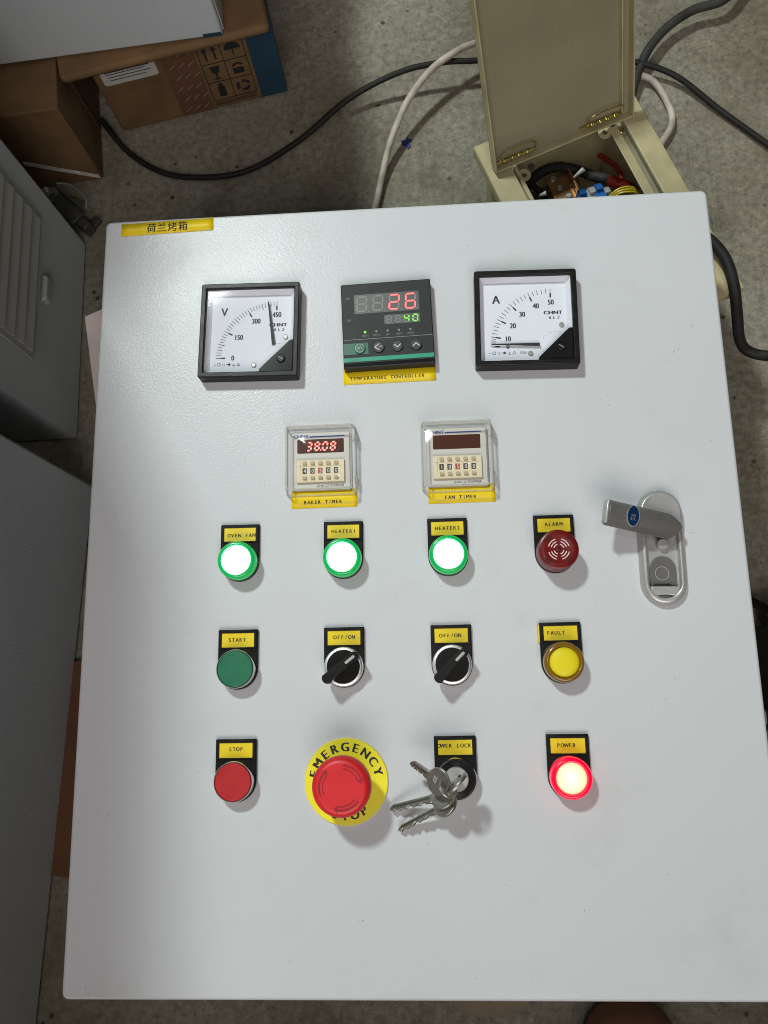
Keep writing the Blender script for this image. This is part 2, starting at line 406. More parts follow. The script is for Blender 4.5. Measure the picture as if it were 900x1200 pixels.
def seg7(mb_on, mb_off, ch, x, y, w, h, t, z, slant=0.10):
    """digit centred at x,y"""
    hw, hh = w/2, h/2; g = t*0.18
    segs = {'a':((-hw,hh),(hw,hh)),'g':((-hw,0),(hw,0)),'d':((-hw,-hh),(hw,-hh)),'f':((-hw,0),(-hw,hh)),'b':((hw,0),(hw,hh)),'e':((-hw,-hh),(-hw,0)),'c':((hw,-hh),(hw,0))}
    for k, (p, q) in segs.items():
        tgt = mb_on if ch in SEG and k in SEG[ch] else mb_off
        if tgt is None: continue
        a = Vector(p); b = Vector(q); d = (b-a).normalized(); nrm = Vector((-d.y, d.x)); a += d*(g+t*.15); b -= d*(g+t*.15)
        poly = [a, a+d*t/2+nrm*t/2, b-d*t/2+nrm*t/2, b, b-d*t/2-nrm*t/2, a+d*t/2-nrm*t/2]
        tgt.flat([(x+c.x+slant*c.y, y+c.y) for c in poly], z)

# ================================================================== SETTING
g = MB(1.0); g.flat(rect(-3, 3, -3, 3), 0.0)
floor = g.build('floor', 'concrete', smooth=0); floor['kind'] = 'structure'

# ================================================================== CONTROL CABINET
cab = empty('control_cabinet', 'light grey metal control cabinet lying on its back with meters, lamps and buttons', 'control cabinet')
b = MB(); b.box(-243, 243, -293, 293, 1, PZ*1000-22); b.build('body', 'cabinet_grey', cab, bevel=0.002)
b = MB(); b.prism(rrect(500, 600, 5), PZ*1000-20, PZ*1000); b.build('door', 'door_paint', cab, bevel=0.0022, segs=3)

def dev(mb, name, material, x, y, rz=0.0, label=None, **kw):
    return mb.build(name, material, cab, (x/1000, y/1000, PZ), rz=R_(rz), label=label, **kw)

# ---- analogue meters
def meter(name, x, y, rz, unit, nums, minor, needle_deg, label, foot):
    b = MB(); S = 40
    b.ring(rrect(80,80,1.6,3), rrect(71.5,71.5,1.0,3), 0, 12.5)
    o = dev(b, name, 'black_plastic', x, y, rz, label, bevel=0.0009)
    b = MB(); b.ring(rrect(71.5,71.5,1.0,3), rrect(66,66,2.5,3), 2.2, 2.8); 
    # sloping inner skirt of the dial
    out = rrect(71.4,71.4,1,3); inn = rrect(65.5,65.5,2.5,3); n = len(out)
    b = MB(); b.add([(p[0],p[1],9.0) for p in out]+[(p[0],p[1],4.2) for p in inn], [(i,(i+1)%n,n+(i+1)%n,n+i) for i in range(n)])
    b.build('dial_skirt', 'dial_white', o)
    b = MB(); b.prism(rrect(67,67,2,3), 2.0, 4.0); b.build('dial', 'dial_white', o, smooth=0)
    cx, cy, rad = 20.4, -21.0, 48.0
    b = MB(); t = MB()
    vals = [v for v, a in nums]
    def ang(v):
        for (v0,a0),(v1,a1) in zip(nums, nums[1:]):
            if v <= v1: return a0+(a1-a0)*(v-v0)/(v1-v0)
        return nums[-1][1]
    def tick(a, r0, r1, w):
        d = Vector((-math.cos(R_(a)), math.sin(R_(a)))); nn = Vector((-d.y, d.x))*w/2; c = Vector((cx, cy))
        t.flat([tuple(c+d*r0+nn), tuple(c+d*r0-nn), tuple(c+d*r1-nn), tuple(c+d*r1+nn)], 4.12)
    for i in range(len(nums)-1):
        v0, v1 = nums[i][0], nums[i+1][0]
        for k in range(1, minor):
            half = (minor == 10 and k == 5)
            tick(ang(v0+(v1-v0)*k/minor), rad-(5.2 if half else 3.9), rad+0.2, 0.5 if half else 0.40)
    for v, a in nums:
        tick(a, rad-3.6, rad+0.2, 0.45); tick(a, rad-7.4, rad-3.6, 1.15)
        d = Vector((-math.cos(R_(a)), math.sin(R_(a)))); q = Vector((cx, cy)) + d*(rad-11.8)
        dx, dy = (1.6, -2.0)
        if a > 80: dx, dy = 0.2, -1.6
        if a < 5: dx, dy = 1.6, -2.0
        text(t, str(v), q.x+dx, q.y+dy, 4.3, 4.13, sx=0.78, bold=0.2)
    text(t, unit, -22.5, 15.6, 7.0, 4.13, sx=0.88, bold=0.26)
    text(t, 'CHNT', 22.0, 5.4, 2.9, 4.13, sx=1.25, bold=0.26)
    text(t, '6L2', 22.6, 1.5, 2.5, 4.13, pitch=3.3, slant=0.2, bold=0.06)
    # small symbol line: tilde, square, 1.5, rectifier, perpendicular, star, ratio
    yb = -27.6
    text(t, '~', -28.5, yb+0.1, 2.2, 4.13)
    b_ = t
    b_.ring(rect(-26.4,-24.0,yb,yb+2.4), rect(-26.1,-24.3,yb+.3,yb+2.1), 4.1, 4.13)
    text(t, '1.5', -21.4, yb, 2.0, 4.13, sx=0.7)
    b_.flat([(-18.6,yb+1.2),(-16.8,yb+2.3),(-16.8,yb+.1)], 4.13); b_.flat(rect(-16.7,-16.2,yb+.1,yb+2.3), 4.13); b_.flat(rect(-19.4,-15.4,yb+1.05,yb+1.35), 4.13)
    b_.flat(rect(-14.4,-11.8,yb,yb+.35), 4.13); b_.flat(rect(-13.3,-12.95,yb,yb+2.2), 4.13)
    b_.ring([(-10.9,yb),(-7.7,yb),(-9.3,yb+2.6)], [(-10.35,yb+.3),(-8.25,yb+.3),(-9.3,yb+2.0)], 4.1, 4.13)
    if foot: text(t, foot, -2.0, yb+.2, 2.0, 4.13, sx=0.8)
    t.build('scale_print', 'ink', o, smooth=0)
    # raised white hump over the movement
    b = MB(); b.lathe([(11.5,4.0),(11.3,4.9),(10.4,5.5),(0,5.7)], 36, Matrix.Translation((23,-21,0))); b.build('movement_cover', 'dial_white', o, smooth=50)
    # needle
    b = MB(); a = needle_deg
    d = Vector((-math.cos(R_(a)), math.sin(R_(a)))); nn = Vector((-d.y, d.x)); c = Vector((cx, cy))
    P = [c+d*10-nn*1.25, c+d*10+nn*1.25, c+d*20+nn*1.0, c+d*(rad-0.5)+nn*0.45, c+d*(rad-0.5)-nn*0.45, c+d*20-nn*1.0]
    b.prism([tuple(p) for p in P], 6.0, 6.6); b.build('needle', 'ink', o, smooth=0)
    for sx_, sy_ in ((28.2,-4.0),(3.2,-27.4)):
        b = MB(); b.lathe([(2.0,4.0),(2.0,4.8),(1.6,5.1),(0,5.1)], 18); s = b.build('screw', 'screw_zinc', o, (sx_/1000, sy_/1000, 0))
        
    # black corner mask with its adjusting screw
    b = MB(); b.prism([(35.6,-35.6),(35.6,-8.5),(32.8,-9.0),(9.0,-32.8),(8.5,-35.6)], 4.5, 10.2); b.build('corner_mask', 'gloss_black', o, bevel=0.0005)
    b = MB(); b.lathe([(3.4,10.2),(3.4,11.0),(2.6,11.5),(0,11.5)], 24); s2 = b.build('adjusting_screw', 'black_plastic', o, (0.0262, -0.0248, 0), bevel=0.0002)
    b = MB(); b.box(-2.3, 2.3, -0.35, 0.35, 11.5, 11.7, Matrix.Translation((26.2,-24.8,0)) @ Matrix.Rotation(R_(-35),4,'Z')); b.build('screw_slot', 'ink_grey', o, smooth=0)
    b = MB(); b.flat(rrect(71.3,71.3,1,3), 9.4); b.build('glass', 'gauge_glass', o, smooth=0)
    return o
meter('voltmeter', -122.4, 190.6, -1.2, 'V', [(0,0),(150,29),(300,60),(450,90)], 10, 82.0,
      'square black framed voltmeter with its needle just below 450', None)
meter('ammeter', 97.3, 190.4, -1.2, 'A', [(0,0),(10,10),(20,28.5),(30,48),(40,68.5),(50,90)], 5, 1.2,
      'square black framed ammeter with its needle at zero', '50/5A')

# ---- temperature controller
def controller():
    b = MB(); b.prism(rrect(72,72,0.8,3), 0, 9.0); o = dev(b, 'temperature_controller', 'controller_black', -11.9, 191.6, 1.6, 'black digital temperature controller showing red 26 and green 40', bevel=0.0008)
    def L(x, y):               # crop pixel -> local millimetres on the front face
        u = ((x-433)-0.04*(y-420))/8.5; v = -((y-420)+0.06*(x-433))/8.5
        return u, v
    z = 9.05
    b = MB(); x0,y1 = L(212,207); x1,y0 = L(645,350); b.prism(rect(-25.6,26.2,9.8,26.2), 8.7, z); b.build('process_display', 'controller_window', o, smooth=0)
    b = MB(); b.prism(rect(-2.2,26.2,-0.6,7.2), 8.7, z); b.build('setpoint_display', 'controller_window', o, smooth=0)
    on, off, gr = MB(), MB(), MB(); zz = z+0.08
    for i, ch in enumerate(' ' ' ' '26'):
        xx = -19.6+13.0*i
        seg7(on, off, ch, xx, 18.0, 7.4, 12.2, 1.25, zz, 0.07)
        off.flat(circ(0.55, 10, xx+5.2, 11.6), zz)
    for i, ch in enumerate('  40'):
        xx = 1.6+7.0*i
        seg7(gr, off, ch, xx, 3.3, 3.7, 5.6, 0.85, zz, 0.07)
        off.flat(circ(0.35, 8, xx+2.9, 0.3), zz)
    on.build('lit_red_digits', 'led_red', o, smooth=0); ld = MB(); ld.flat(circ(1.0, 14, -17.9, -6.2), zz); ld.build('status_led', 'led_green', o, smooth=0); gr.build('lit_green_digits', 'led_green', o, smooth=0); off.build('unlit_segments', 'led_off', o, smooth=0)
    t = MB()
    text(t, 'PV', -30.4, 22.4, 2.0, zz); text(t, 'SV', -30.2, 3.6, 2.0, zz)
    for i, s in enumerate(['OUT1','OUT2','AT','ALM1','ALM2']):
        xx = -17.9+9.0*i
        text(t, s, xx, -10.2, 1.75, zz, sx=0.85)
        if i: t.flat(circ(0.9, 12, xx, -6.2), zz)
    text(t, 'CHB702', -27.6, -30.0, 1.7, zz+0.4, sx=0.95)
    t.flat(rect(-35.5,35.5,-12.3,-11.9), zz)
    t.build('lettering', 'ink_grey', o, smooth=0)
    b = MB(); b.prism(rect(-35.6,35.6,-30.8,-27.4), 8.8, z+0.25); b.build('teal_stripe', 'teal_stripe', o, smooth=0)
    b = MB(); b.prism(rect(-35.2,35.2,-34.6,-32.0), 8.8, z+0.2); b.build('gloss_strip', 'gloss_black', o, smooth=0)
    for i, xx in enumerate((-22.6, -7.6, 7.2, 22.0)):
        if i == 0:
            b = MB(); b.prism(rect(-35.6,-15.8,-24.6,-15.2), 8.8, z+0.2); b.build('green_key_field', 'green_key', o, smooth=0)
        b = MB(); b.lathe([(4.4,z),(4.4,z+0.9),(4.0,z+1.2),(0,z+1.25)], 28); k = b.build('key', 'green_key' if i == 0 else 'controller_key', o, (xx/1000, -0.0199, 0))
        b = MB(); zk = z+1.35
        if i == 0: text(b, 'SET', 0, -0.9, 1.9, zk, sx=0.9); b.flat(arcband(3.3,3.6,20,330,24), zk)
        elif i == 1:
            for q in ((-3.2,0,0.4,2.6),(-3.2,0,0.4,-2.6)):
                pa, pb = Vector(q[:2]), Vector(q[2:]); d = (pb-pa).normalized(); nn = Vector((-d.y,d.x))*0.3
                b.flat([tuple(pa+nn),tuple(pa-nn),tuple(pb-nn),tuple(pb+nn)], zk)
            text(b, 'A/M', 1.4, -0.6, 1.4, zk, sx=0.8)
        else:
            sg = 1 if i == 3 else -1
            for q in ((-2.6,-1.3*sg,0,1.3*sg),(2.6,-1.3*sg,0,1.3*sg)):
                pa, pb = Vector(q[:2]), Vector(q[2:]); d = (pb-pa).normalized(); nn = Vector((-d.y,d.x))*0.35
                b.flat([tuple(pa+nn),tuple(pa-nn),tuple(pb-nn),tuple(pb+nn)], zk+(0.02 if q[0]>0 else 0))
        b.build('key_symbol', 'ink_white', o, (xx/1000, -0.0199, 0), smooth=0)
    return o
controller()

# ---- tape labels
def tape(px, py, wd, ht, rz, s, h, pitch, label, dx=0.0, sx=0.8, dy=0, skew=0):
    b = MB(); n = 14; V = []; Fc = []
    for i in range(n+1):
        x = -wd/2+wd*i/n; zz = 0.25+0.12*math.sin(i*1.9)*(1 if skew else 0.3)
        V += [(x,-ht/2,zz),(x,ht/2,zz)]
    Fc = [(2*i,2*i+2,2*i+3,2*i+1) for i in range(n)]
    b.add(V, Fc)
    p = U(px, py, PZ)
    o = dev(b, 'tape_label', 'yellow_tape', p.x*1000, p.y*1000, rz, label, smooth=60)
    so = o.modifiers.new('thick', 'SOLIDIFY'); so.thickness = 0.00012; so.offset = -1
    t = MB(); text(t, s, dx, -h/2+dy, h, 0.48, pitch=pitch, sx=sx, bold=0.12); t.build('lettering', 'ink_soft', o, smooth=0)
    return o
tape(196, 266.5, 79, 11.4, 1.3, '荷兰烤箱', 6.4, 9.0, 'yellow tape label with Chinese characters in the upper corner', dx=0, sx=0.92, skew=1)
tape(456.5, 437.5, 73.5, 16.0, 0.6, 'TEMPERATURE CONTROLLER', 2.75, 2.72, 'yellow tape label reading temperature controller', dx=-2, sx=0.86, dy=-3.2)
tape(380, 584, 51.0, 15.0, 0.4, 'BAKER TIMER', 2.75, 2.75, 'yellow tape label reading baker timer', sx=0.86, dy=-2.9, dx=-1.0)
tape(541, 578, 51.0, 15.0, 0.2, 'FAN TIMER', 2.75, 2.75, 'yellow tape label reading fan timer', sx=0.86, dy=-2.9, dx=-1.0)

# ---- timers under clear covers
def timer(x, y, rz, digits, wheels, label):
    b = MB(); b.prism(rrect(47,47,1.5,3), 0, 3.2); o = dev(b, 'digital_timer', 'timer_base', x, y, rz, label, bevel=0.0006)
    b = MB(); b.prism(rrect(45,44.5,0.8,3), 3.2, 4.2); b.build('face_plate', 'timer_face', o, smooth=0)
    z = 4.26
    b = MB(); text(b, 'CHNT', -15.2, 18.4, 2.5, z, sx=1.2, bold=0.28); b.flat(rect(-8.6,19.0,18.6,19.6), z); b.build('blue_print', 'ink_blue', o, smooth=0)
    b = MB(); b.prism(rrect(36.5,11.2,0.8,3,0,11.4), 4.1, 4.35); b.build('display_window', 'timer_window', o, smooth=0)
    if digits:
        on = MB()
        for i, ch in enumerate(digits): seg7(on, None, ch, -8.8+6.2*i, 11.2, 3.3, 6.4, 1.25, 4.5, 0.16)
        on.flat(circ(0.5, 8, 0.2, 8.2), 4.5)
        on.build('lit_digits', 'led_red_hot', o, smooth=0)
    b = MB(); b.prism(rect(-18.6,18.6,-18.0,0.0), 4.1, 6.4); th = b.build('thumbwheel_block', 'cream_plastic', o, bevel=0.0004)
    b = MB(); b.flat(rect(-17.5,17.5,-5.4,-5.1), 6.48); b.flat(rect(-15.4,-15.1,-12.5,-1.0), 6.48); b.build('groove', 'cream_dark', o, smooth=0)
    for i, ch in enumerate(wheels):
        xx = -12.2+6.1*i
        b = MB(); b.prism(rect(xx-1.7,xx+1.7,-11.2,-6.6), 6.2, 6.46); b.build('wheel_window', 'wheel_red' if i == 2 else 'wheel_dark', o, smooth=0)
        b = MB(); text(b, ch, xx+0.2, -10.5, 3.2, 6.56, sx=0.85, bold=0.06); b.build('wheel_digit', 'ink_white', o, smooth=0)
        for yy in (-3.3,-14.8):
            b = MB(); b.box(xx-1.5,xx+1.7,yy-1.0,yy+1.0,6.3,7.9); b.build('wheel_button', 'cream_dark', o, bevel=0.0004)
    b = MB(); text(b, 'JSS48A-2Z 时间继电器', 7.4, -21.3, 1.7, z, sx=0.9); b.build('lettering', 'ink', o, smooth=0)
    # clear snap-on cover
    b = MB(); H = 14.5
    V = []; lv = []
    for w_, z_ in ((54.5,0.6),(54.0,4.0),(52.5,H-2.5),(50.5,H-0.5),(49.0,H)):
        lv.append(len(V)); V += [(p[0], p[1], z_) for p in rrect(w_, w_, 2.5, 4)]
    n = len(rrect(1,1,.1,4)); Fc = []
    for a, c in zip(lv, lv[1:]): Fc += [(a+i, a+(i+1)%n, c+(i+1)%n, c+i) for i in range(n)]
    Fc.append(tuple(range(lv[-1], lv[-1]+n))); b.add(V, Fc); b.build('clear_cover', 'clear_cover', o, smooth=35)
    e = MB(); e.ring(rrect(50.9,50.9,2.5,4), rrect(48.6,48.6,2.0,4), H-1.0, H+0.35)
    e.ring(rrect(55.2,55.2,2.5,4), rrect(53.2,53.2,2,4), 0.3, 1.8)
    for sx_, sy_ in ((1,1),(-1,1),(-1,-1),(1,-1)):
        e.tube([(sx_*26.4,sy_*26.4,1),(sx_*24.9,sy_*24.9,H-1)], 0.8, 8)
    e.build('cover_rim', 'cover_edge', o, smooth=35, bevel=0.0004)
    for y0_, y1_ in ((-22,-14),(12,19)):
        b = MB(); b.box(27.0,28.8,y0_,y1_,1.5,8); b.build('cover_clip', 'cover_edge', o, bevel=0.0005)
    return o
p1 = U(373.5, 535.0, PZ+0.0145); p2 = U(536.0, 530.0, PZ+0.0145)
timer(p1.x*1000, p1.y*1000, 0.3, '3808', '40500', 'clear covered timer with red digits lit')
timer(p2.x*1000, p2.y*1000, 0.0, '', '10500', 'clear covered timer with a blank display')

# ---- 22 mm push buttons, lamps and switches with legend plates
CX = (-128.8, -49.2, 30.0, 109.6); CY = (33.6-29, -46.6-29, -125.8-29)
def legend(o, s, mono=2.75, dx=0.0, dy=0.0, h=2.75, tilt=0.0):
    """legend plate as sub-parts of device o (hole centre = local origin)"""
    poly = [(15,29)] + [(-15,29)] + [(-15,0)] + circ(15, 19, 0, 0, 180, 360)[1:-1] + [(15,0)]
    b = MB(); b.prism(poly, 0, 3.0); b.build('legend_plate', 'black_plastic', o, bevel=0.0006)
    b = MB(); b.ring(rect(-14.2,14.2,14.8,28.0), rect(-12.2,12.2,15.9,26.3), 2.9, 3.7); b.build('legend_frame', 'black_plastic', o, bevel=0.0002)
    b = MB(); b.prism(rect(-12.2,12.2,15.9,26.3), 2.9, 3.15); b.build('legend_insert', 'yellow_insert', o, smooth=0)
    b = MB(); text(b, s, dx, 20.0+dy, h, 3.22, pitch=mono, sx=0.84, rot=tilt, bold=0.13); b.build('lettering', 'ink_soft', o, smooth=0)
def lamp(cx, cy, s, ring, lens, label, **kw):
    b = MB(); b.lathe([(14.4,3),(14.5,10),(14.3,12.6),(13.6,14.2),(12.3,14.9),(11.3,14.6),(11.0,13.2),(10.6,12.8)], 48)
    o = dev(b, 'indicator_lamp', ring, cx, cy, random.uniform(-.5,.5), label, smooth=50)
    b = MB(); b.lathe([(10.7,12.4),(10.4,13.4),(9.0,14.5),(5.5,15.1),(0,15.3)], 40); b.build('lens', lens, o, smooth=60)
    b = MB(); b.lathe([(14.9,3.0),(14.9,4.6),(14.2,4.9)], 40); b.build('seat_ring', 'black_plastic', o)
    legend(o, s, **kw); return o
lamp(CX[0], CY[0], 'OVEN FAN', 'green_ring_lit', 'green_lens_lit', 'lit green indicator lamp marked oven fan', dx=1.2, dy=-0.9)
lamp(CX[1], CY[0], 'HEATER1', 'green_ring_lit', 'green_lens_lit', 'lit green indicator lamp marked heater1', dx=0.3)
lamp(CX[2], CY[0], 'HEATER2', 'green_ring_lit', 'green_lens_lit', 'lit green indicator lamp marked heater2', dx=0.2)
lamp(CX[3], CY[2], 'POWER', 'red_ring_lit', 'red_lens_lit', 'lit red indicator lamp marked power', dx=-1.0)
fo = lamp(CX[3], CY[1], 'FAULT', 'fault_ring', 'fault_lens', 'unlit yellow indicator lamp marked fault', dx=-3.2)
b = MB(); b.box(-16.2,-15.1,14.5,27,0.4,3.4); b.build('side_tab', 'yellow_insert', fo, bevel=0.0002)
# alarm sounder
b = MB(); b.lathe([(14.6,3),(14.7,19),(14.2,20.6),(13.0,21.2),(9.9,20.8),(0,20.9)], 48)
al = dev(b, 'alarm_sounder', 'alarm_red', CX[3], CY[0], 0, 'dark red alarm sounder with slotted grille', smooth=40)
legend(al, 'ALARM', dx=0.0, dy=0.5)
b = MB()
for k in range(4):
    for r in (3.6, 5.6, 7.6):
        b.prism(arcband(r-0.33, r+0.33, k*90+16, k*90+74, 8), 20.85, 21.15)
b.build('grille_slots', 'alarm_slot', al, smooth=0)
b = MB()
for k in range(4): b.prism(arcband(10.3,12.2,k*90+33,k*90+57,5), 21.0, 21.45)
b.build('light_windows', 'alarm_red_dark', al, smooth=0)
b = MB(); b.lathe([(1.6,20.8),(1.6,21.6),(0,21.7)], 16); b.build('grille_hub', 'alarm_red_dark', al)
# push buttons
def push(cx, cy, s, cap, label, **kw):
    b = MB(); b.lathe([(14.2,3),(14.2,8),(14.1,10.2),(13.8,11.2),(13.4,11.5),(13.1,11.2),(13.0,9.0)], 48)
    o = dev(b, 'push_button', 'chrome', cx, cy, 0, label, smooth=45)
    b = MB(); b.lathe([(12.9,8.5),(12.9,10.9),(12.6,11.2),(0,11.3)], 40); b.build('cap', cap, o, smooth=40)
    legend(o, s, **kw); return o
push(CX[0], CY[1], 'START', 'green_button', 'green push button marked start', dx=-0.6)
push(CX[0], CY[2], 'STOP', 'red_button', 'red push button marked stop', dx=0.0, dy=0.6)
# selector switches
def selector(cx, cy, rz, label, **kw):
    b = MB(); b.lathe([(14.4,3),(14.3,7.4),(14.0,8.6),(13.6,9.0),(12.2,9.05),(11.9,8.6),(11.8,7.5)], 48)
    o = dev(b, 'selector_switch', 'satin_ring', cx, cy, 0, label, smooth=45)
    b = MB(); b.lathe([(11.9,6.5),(11.8,8.6),(0,8.7)], 40); b.build('dial_face', 'black_plastic', o, smooth=40)
    mt = Matrix.Rotation(R_(rz),4,'Z')
    b = MB(); P = circ(4.0, 9, -13.0, 0, 115, 245) + [(13.4,-3.0),(14.4,-1.5),(14.4,1.5),(13.4,3.0)]
    b.prism(P, 8.8, 21.5, mt); b.build('grip', 'black_plastic', o, bevel=0.0009)
    b = MB(); b.prism(rrect(8.5,2.0,0.9,4,7.6,0), 21.4, 21.75, mt); b.build('pointer_line', 'pointer_grey', o, smooth=0)
    legend(o, 'OFF/ON', **kw); return o
selector(CX[1], CY[1], 38, 'black selector switch marked off/on beside the start button', dx=0.2, dy=0.3)
selector(CX[2], CY[1], 44, 'black selector switch marked off/on beside the fault lamp', dx=-0.6, dy=-0.2)
# key switch
b = MB(); b.lathe([(14.8,3),(14.8,5),(14.4,8),(14.0,10.4),(13.2,10.9),(12.6,10.4),(12.4,9)], 48)
ks = dev(b, 'key_switch', 'chrome', CX[2], CY[2], 0, 'key operated switch marked power lock', smooth=45)
b = MB(); b.lathe([(12.6,8.5),(12.4,10.3),(9.0,10.8),(8.8,10.2)], 40); b.build('dial_face', 'gloss_black', ks, smooth=40)
b = MB(); b.lathe([(8.7,9.0),(8.6,11.8),(8.0,12.4),(0,12.5)], 36); b.build('lock_core', 'satin_alloy', ks, smooth=40)
b = MB(); b.box(-4.2,4.2,-0.9,0.9,12.4,12.62, Matrix.Rotation(R_(45),4,'Z')); b.build('keyhole', 'ink', ks, smooth=0)
legend(ks, 'OWER LOCK', dx=-0.5, dy=0.9)
# emergency stop
b = MB(); b.lathe([(0,0.05),(30,0.05),(30,1.3),(29.7,1.6),(0,1.6)], 72)
pe = U(406, 915.5, PZ)
es = dev(b, 'emergency_stop', 'yellow_disc', pe.x*1000, pe.y*1000, 0, 'red mushroom emergency stop button on a yellow disc', smooth=40)
b = MB(); b.lathe([(15,1.6),(15,6),(12.5,7),(12.5,24)], 40); b.build('collar', 'black_plastic', es)
b = MB(); b.lathe([(12,20),(18.8,22.5),(20.2,25),(20.4,30),(19.8,33.5),(18.0,35.8),(16.2,36.6),(15.2,36.6),(0,36.9)], 64); mh = b.build('mushroom_head', 'red_plastic', es, smooth=60)
b = MB()
for k in range(3):
    a0 = 20+120*k
    b.prism(arcband(14.3,15.3,a0,a0+62,12), 36.4, 37.1); b.prism(arcband(12.0,12.6,a0,a0+62,12), 36.4, 37.0)
    q0, q1 = R_(a0), R_(a0-9)
    b.prism([(12.0*math.cos(q0),12.0*math.sin(q0)),(16.6*math.cos(q0),16.6*math.sin(q0)),(14.2*math.cos(q1),14.2*math.sin(q1))], 36.4, 37.05)
b.build('arrow_relief', 'red_recess_shade', es, smooth=0)
t = MB()
def arc_text(s, r, a0, a1, h, flip):
    for i, ch in enumerate(s):
        a = a0+(a1-a0)*i/(len(s)-1); q = R_(a)
        x, y = r*math.cos(q), r*math.sin(q)
        rot = a-90 if not flip else a+90
        m = Vector((0, -h/2, 0)); m.rotate(Euler((0,0,R_(rot))))
        text(t, ch, x+m.x, y+m.y, h, 1.68, rot=rot, bold=0.42, sx=0.95)
arc_text('EMERGENCY', 24.0, 167, 16, 6.2, False)
t.build('lettering', 'ink', es, smooth=0); t = MB()
arc_text('STOP', 23.4, -110, -58, 6.0, True)
t.build('lettering', 'ink', es, smooth=0)

# ---- rod-lock handle
hp = U(774, 642, PZ); HR = -1.0
b = MB(); L = 87; W = 33; r = W/2
def pill(w_, l_, n=13):
    rr = w_/2; return circ(rr, n, 0, l_/2-rr, 0, 180) + circ(rr, n, 0, -(l_/2-rr), 180, 360)
o1, i1 = pill(W, L), pill(W-12, L-12); n = len(o1); V = []; lv = []
inner_sq = pill(W-11, L-14)
for pl_, z_ in ((pill(W,L),0),(pill(W,L),2.2),(pill(W-1.5,L-1.5),4.6),(pill(W-5,L-5),6.6),(pill(W-8,L-9),6.8),(pill(W-9.5,L-11),6.2),(pill(W-10,L-12),1.2)):
    lv.append(len(V)); V += [(p[0],p[1],z_) for p in pl_]
Fc = []
for a, c in zip(lv, lv[1:]): Fc += [(a+i, a+(i+1)%n, c+(i+1)%n, c+i) for i in range(n)]
Fc.append(tuple(range(lv[-1], lv[-1]+n))); b.add(V, Fc)
hd = dev(b, 'door_handle', 'satin_alloy', hp.x*1000, hp.y*1000, HR, 'silver swing handle lock with its lever turned out', smooth=50)
b = MB(); b.prism(circ(15.0, 19, 0, 26.0, 0, 180) + [(-15.0,17),(-6,12),(6,12),(15.0,17)], 5.6, 8.2); b.build('head_cap', 'satin_alloy', hd, bevel=0.0014, segs=3)
b = MB(); b.lathe([(4.3,1.0),(4.3,5.2),(3.7,6.0),(0,6.1)], 24); b.build('latch_pin', 'satin_alloy', hd, (0.0005, 0.0020, 0))
b = MB(); b.prism(circ(9.6, 17, 0, -16.5, 0, 180)+[(-9.6,-28.5),(9.6,-28.5)], 1.1, 2.6); b.build('recess_plate', 'lever_grey', hd, bevel=0.0005)
b = MB(); b.ring(circ(5.2,20), circ(4.6,20), 2.6, 3.1); b.build('cylinder_mark', 'satin_alloy', hd, (-0.001, -0.0195, 0))
b = MB(); b.box(-7,5,-28.4,-27.0,2.5,2.9); b.build('slot', 'ink', hd, smooth=0)
b = MB(); b.prism([(-10.3,-29.2),(10.3,-29.2),(10.3,-38.2),(5.5,-36.0),(0,-35.2),(-5.5,-36.0),(-10.3,-38.2)], 1.1, 6.0); b.build('cylinder_cover', 'satin_alloy', hd, bevel=0.0006)
# lever: faceted bar swung out to the side, rising from the pivot
b = MB(); prof = [(-9.3,1.0),(-9.3,4.5),(-6.5,8.4),(-2.4,9.6),(2.4,9.6),(6.5,8.4),(9.3,4.5),(9.3,1.0)]
st = [(0.0,1.0)]; Lv = 49
V = []; m_ = len(prof)
xs = [9.3, 8.9, 7.6, 5.4, 2.4, -1.0, -20, -Lv+1.2, -Lv]
sc = [0.12, 0.34, 0.60, 0.82, 0.96, 1, 1, 1, 0.95]
for x_, s_ in zip(xs, sc): V += [(x_, p[0]*s_, p[1]) for p in prof]
Fc = [(i*m_+k, i*m_+(k+1)%m_, (i+1)*m_+(k+1)%m_, (i+1)*m_+k) for i in range(len(xs)-1) for k in range(m_)]
Fc += [tuple(range(m_)), tuple(range((len(xs)-1)*m_, len(xs)*m_))[::-1]]
b.add(V, Fc)
lev = b.build('lever', 'lever_grey', hd, (0.0010, 0.0145, 0.0085), rot=(0, R_(17), R_(-10)), smooth=20, bevel=0.0004)
lev['label'] = 'dark grey faceted lever with a blue oval badge'
mt = Matrix.Translation((1.0,14.5,8.5)) @ Euler((0, R_(17), R_(-10))).to_matrix().to_4x4()
b = MB(); b.prism([(7.6*.62*math.cos(q*math.pi/14), 7.6*math.sin(q*math.pi/14)) for q in range(28)], 9.3, 10.0, mt @ Matrix.Translation((-30.5,0,0))); b.build('badge', 'logo_blue', hd, smooth=0)
b = MB(); b.ring([(7.9*.64*math.cos(q*math.pi/14), 7.9*math.sin(q*math.pi/14)) for q in range(28)], [(7.4*.61*math.cos(q*math.pi/14), 7.4*math.sin(q*math.pi/14)) for q in range(28)], 9.3, 10.15, mt @ Matrix.Translation((-30.5,0,0))); b.build('badge_rim', 'satin_alloy', hd, smooth=0)
b = MB(); tm = mt @ Matrix.Translation((-30.5,0,0))
bb = MB(); text(bb, 'SQI', 0, -0.4, 1.8, 10.12, sx=0.9); text(bb, '生久', 0, -3.0, 1.6, 10.12); b.add([v/0.001 for v in bb.v], bb.f, tm); b.build('badge_print', 'ink_grey', hd, smooth=0)
b = MB(); b.box(-Lv-1.6,-Lv+0.4,-8.6,8.6,1.4,8.0, mt); b.build('lever_end', 'satin_alloy', hd, bevel=0.0008)
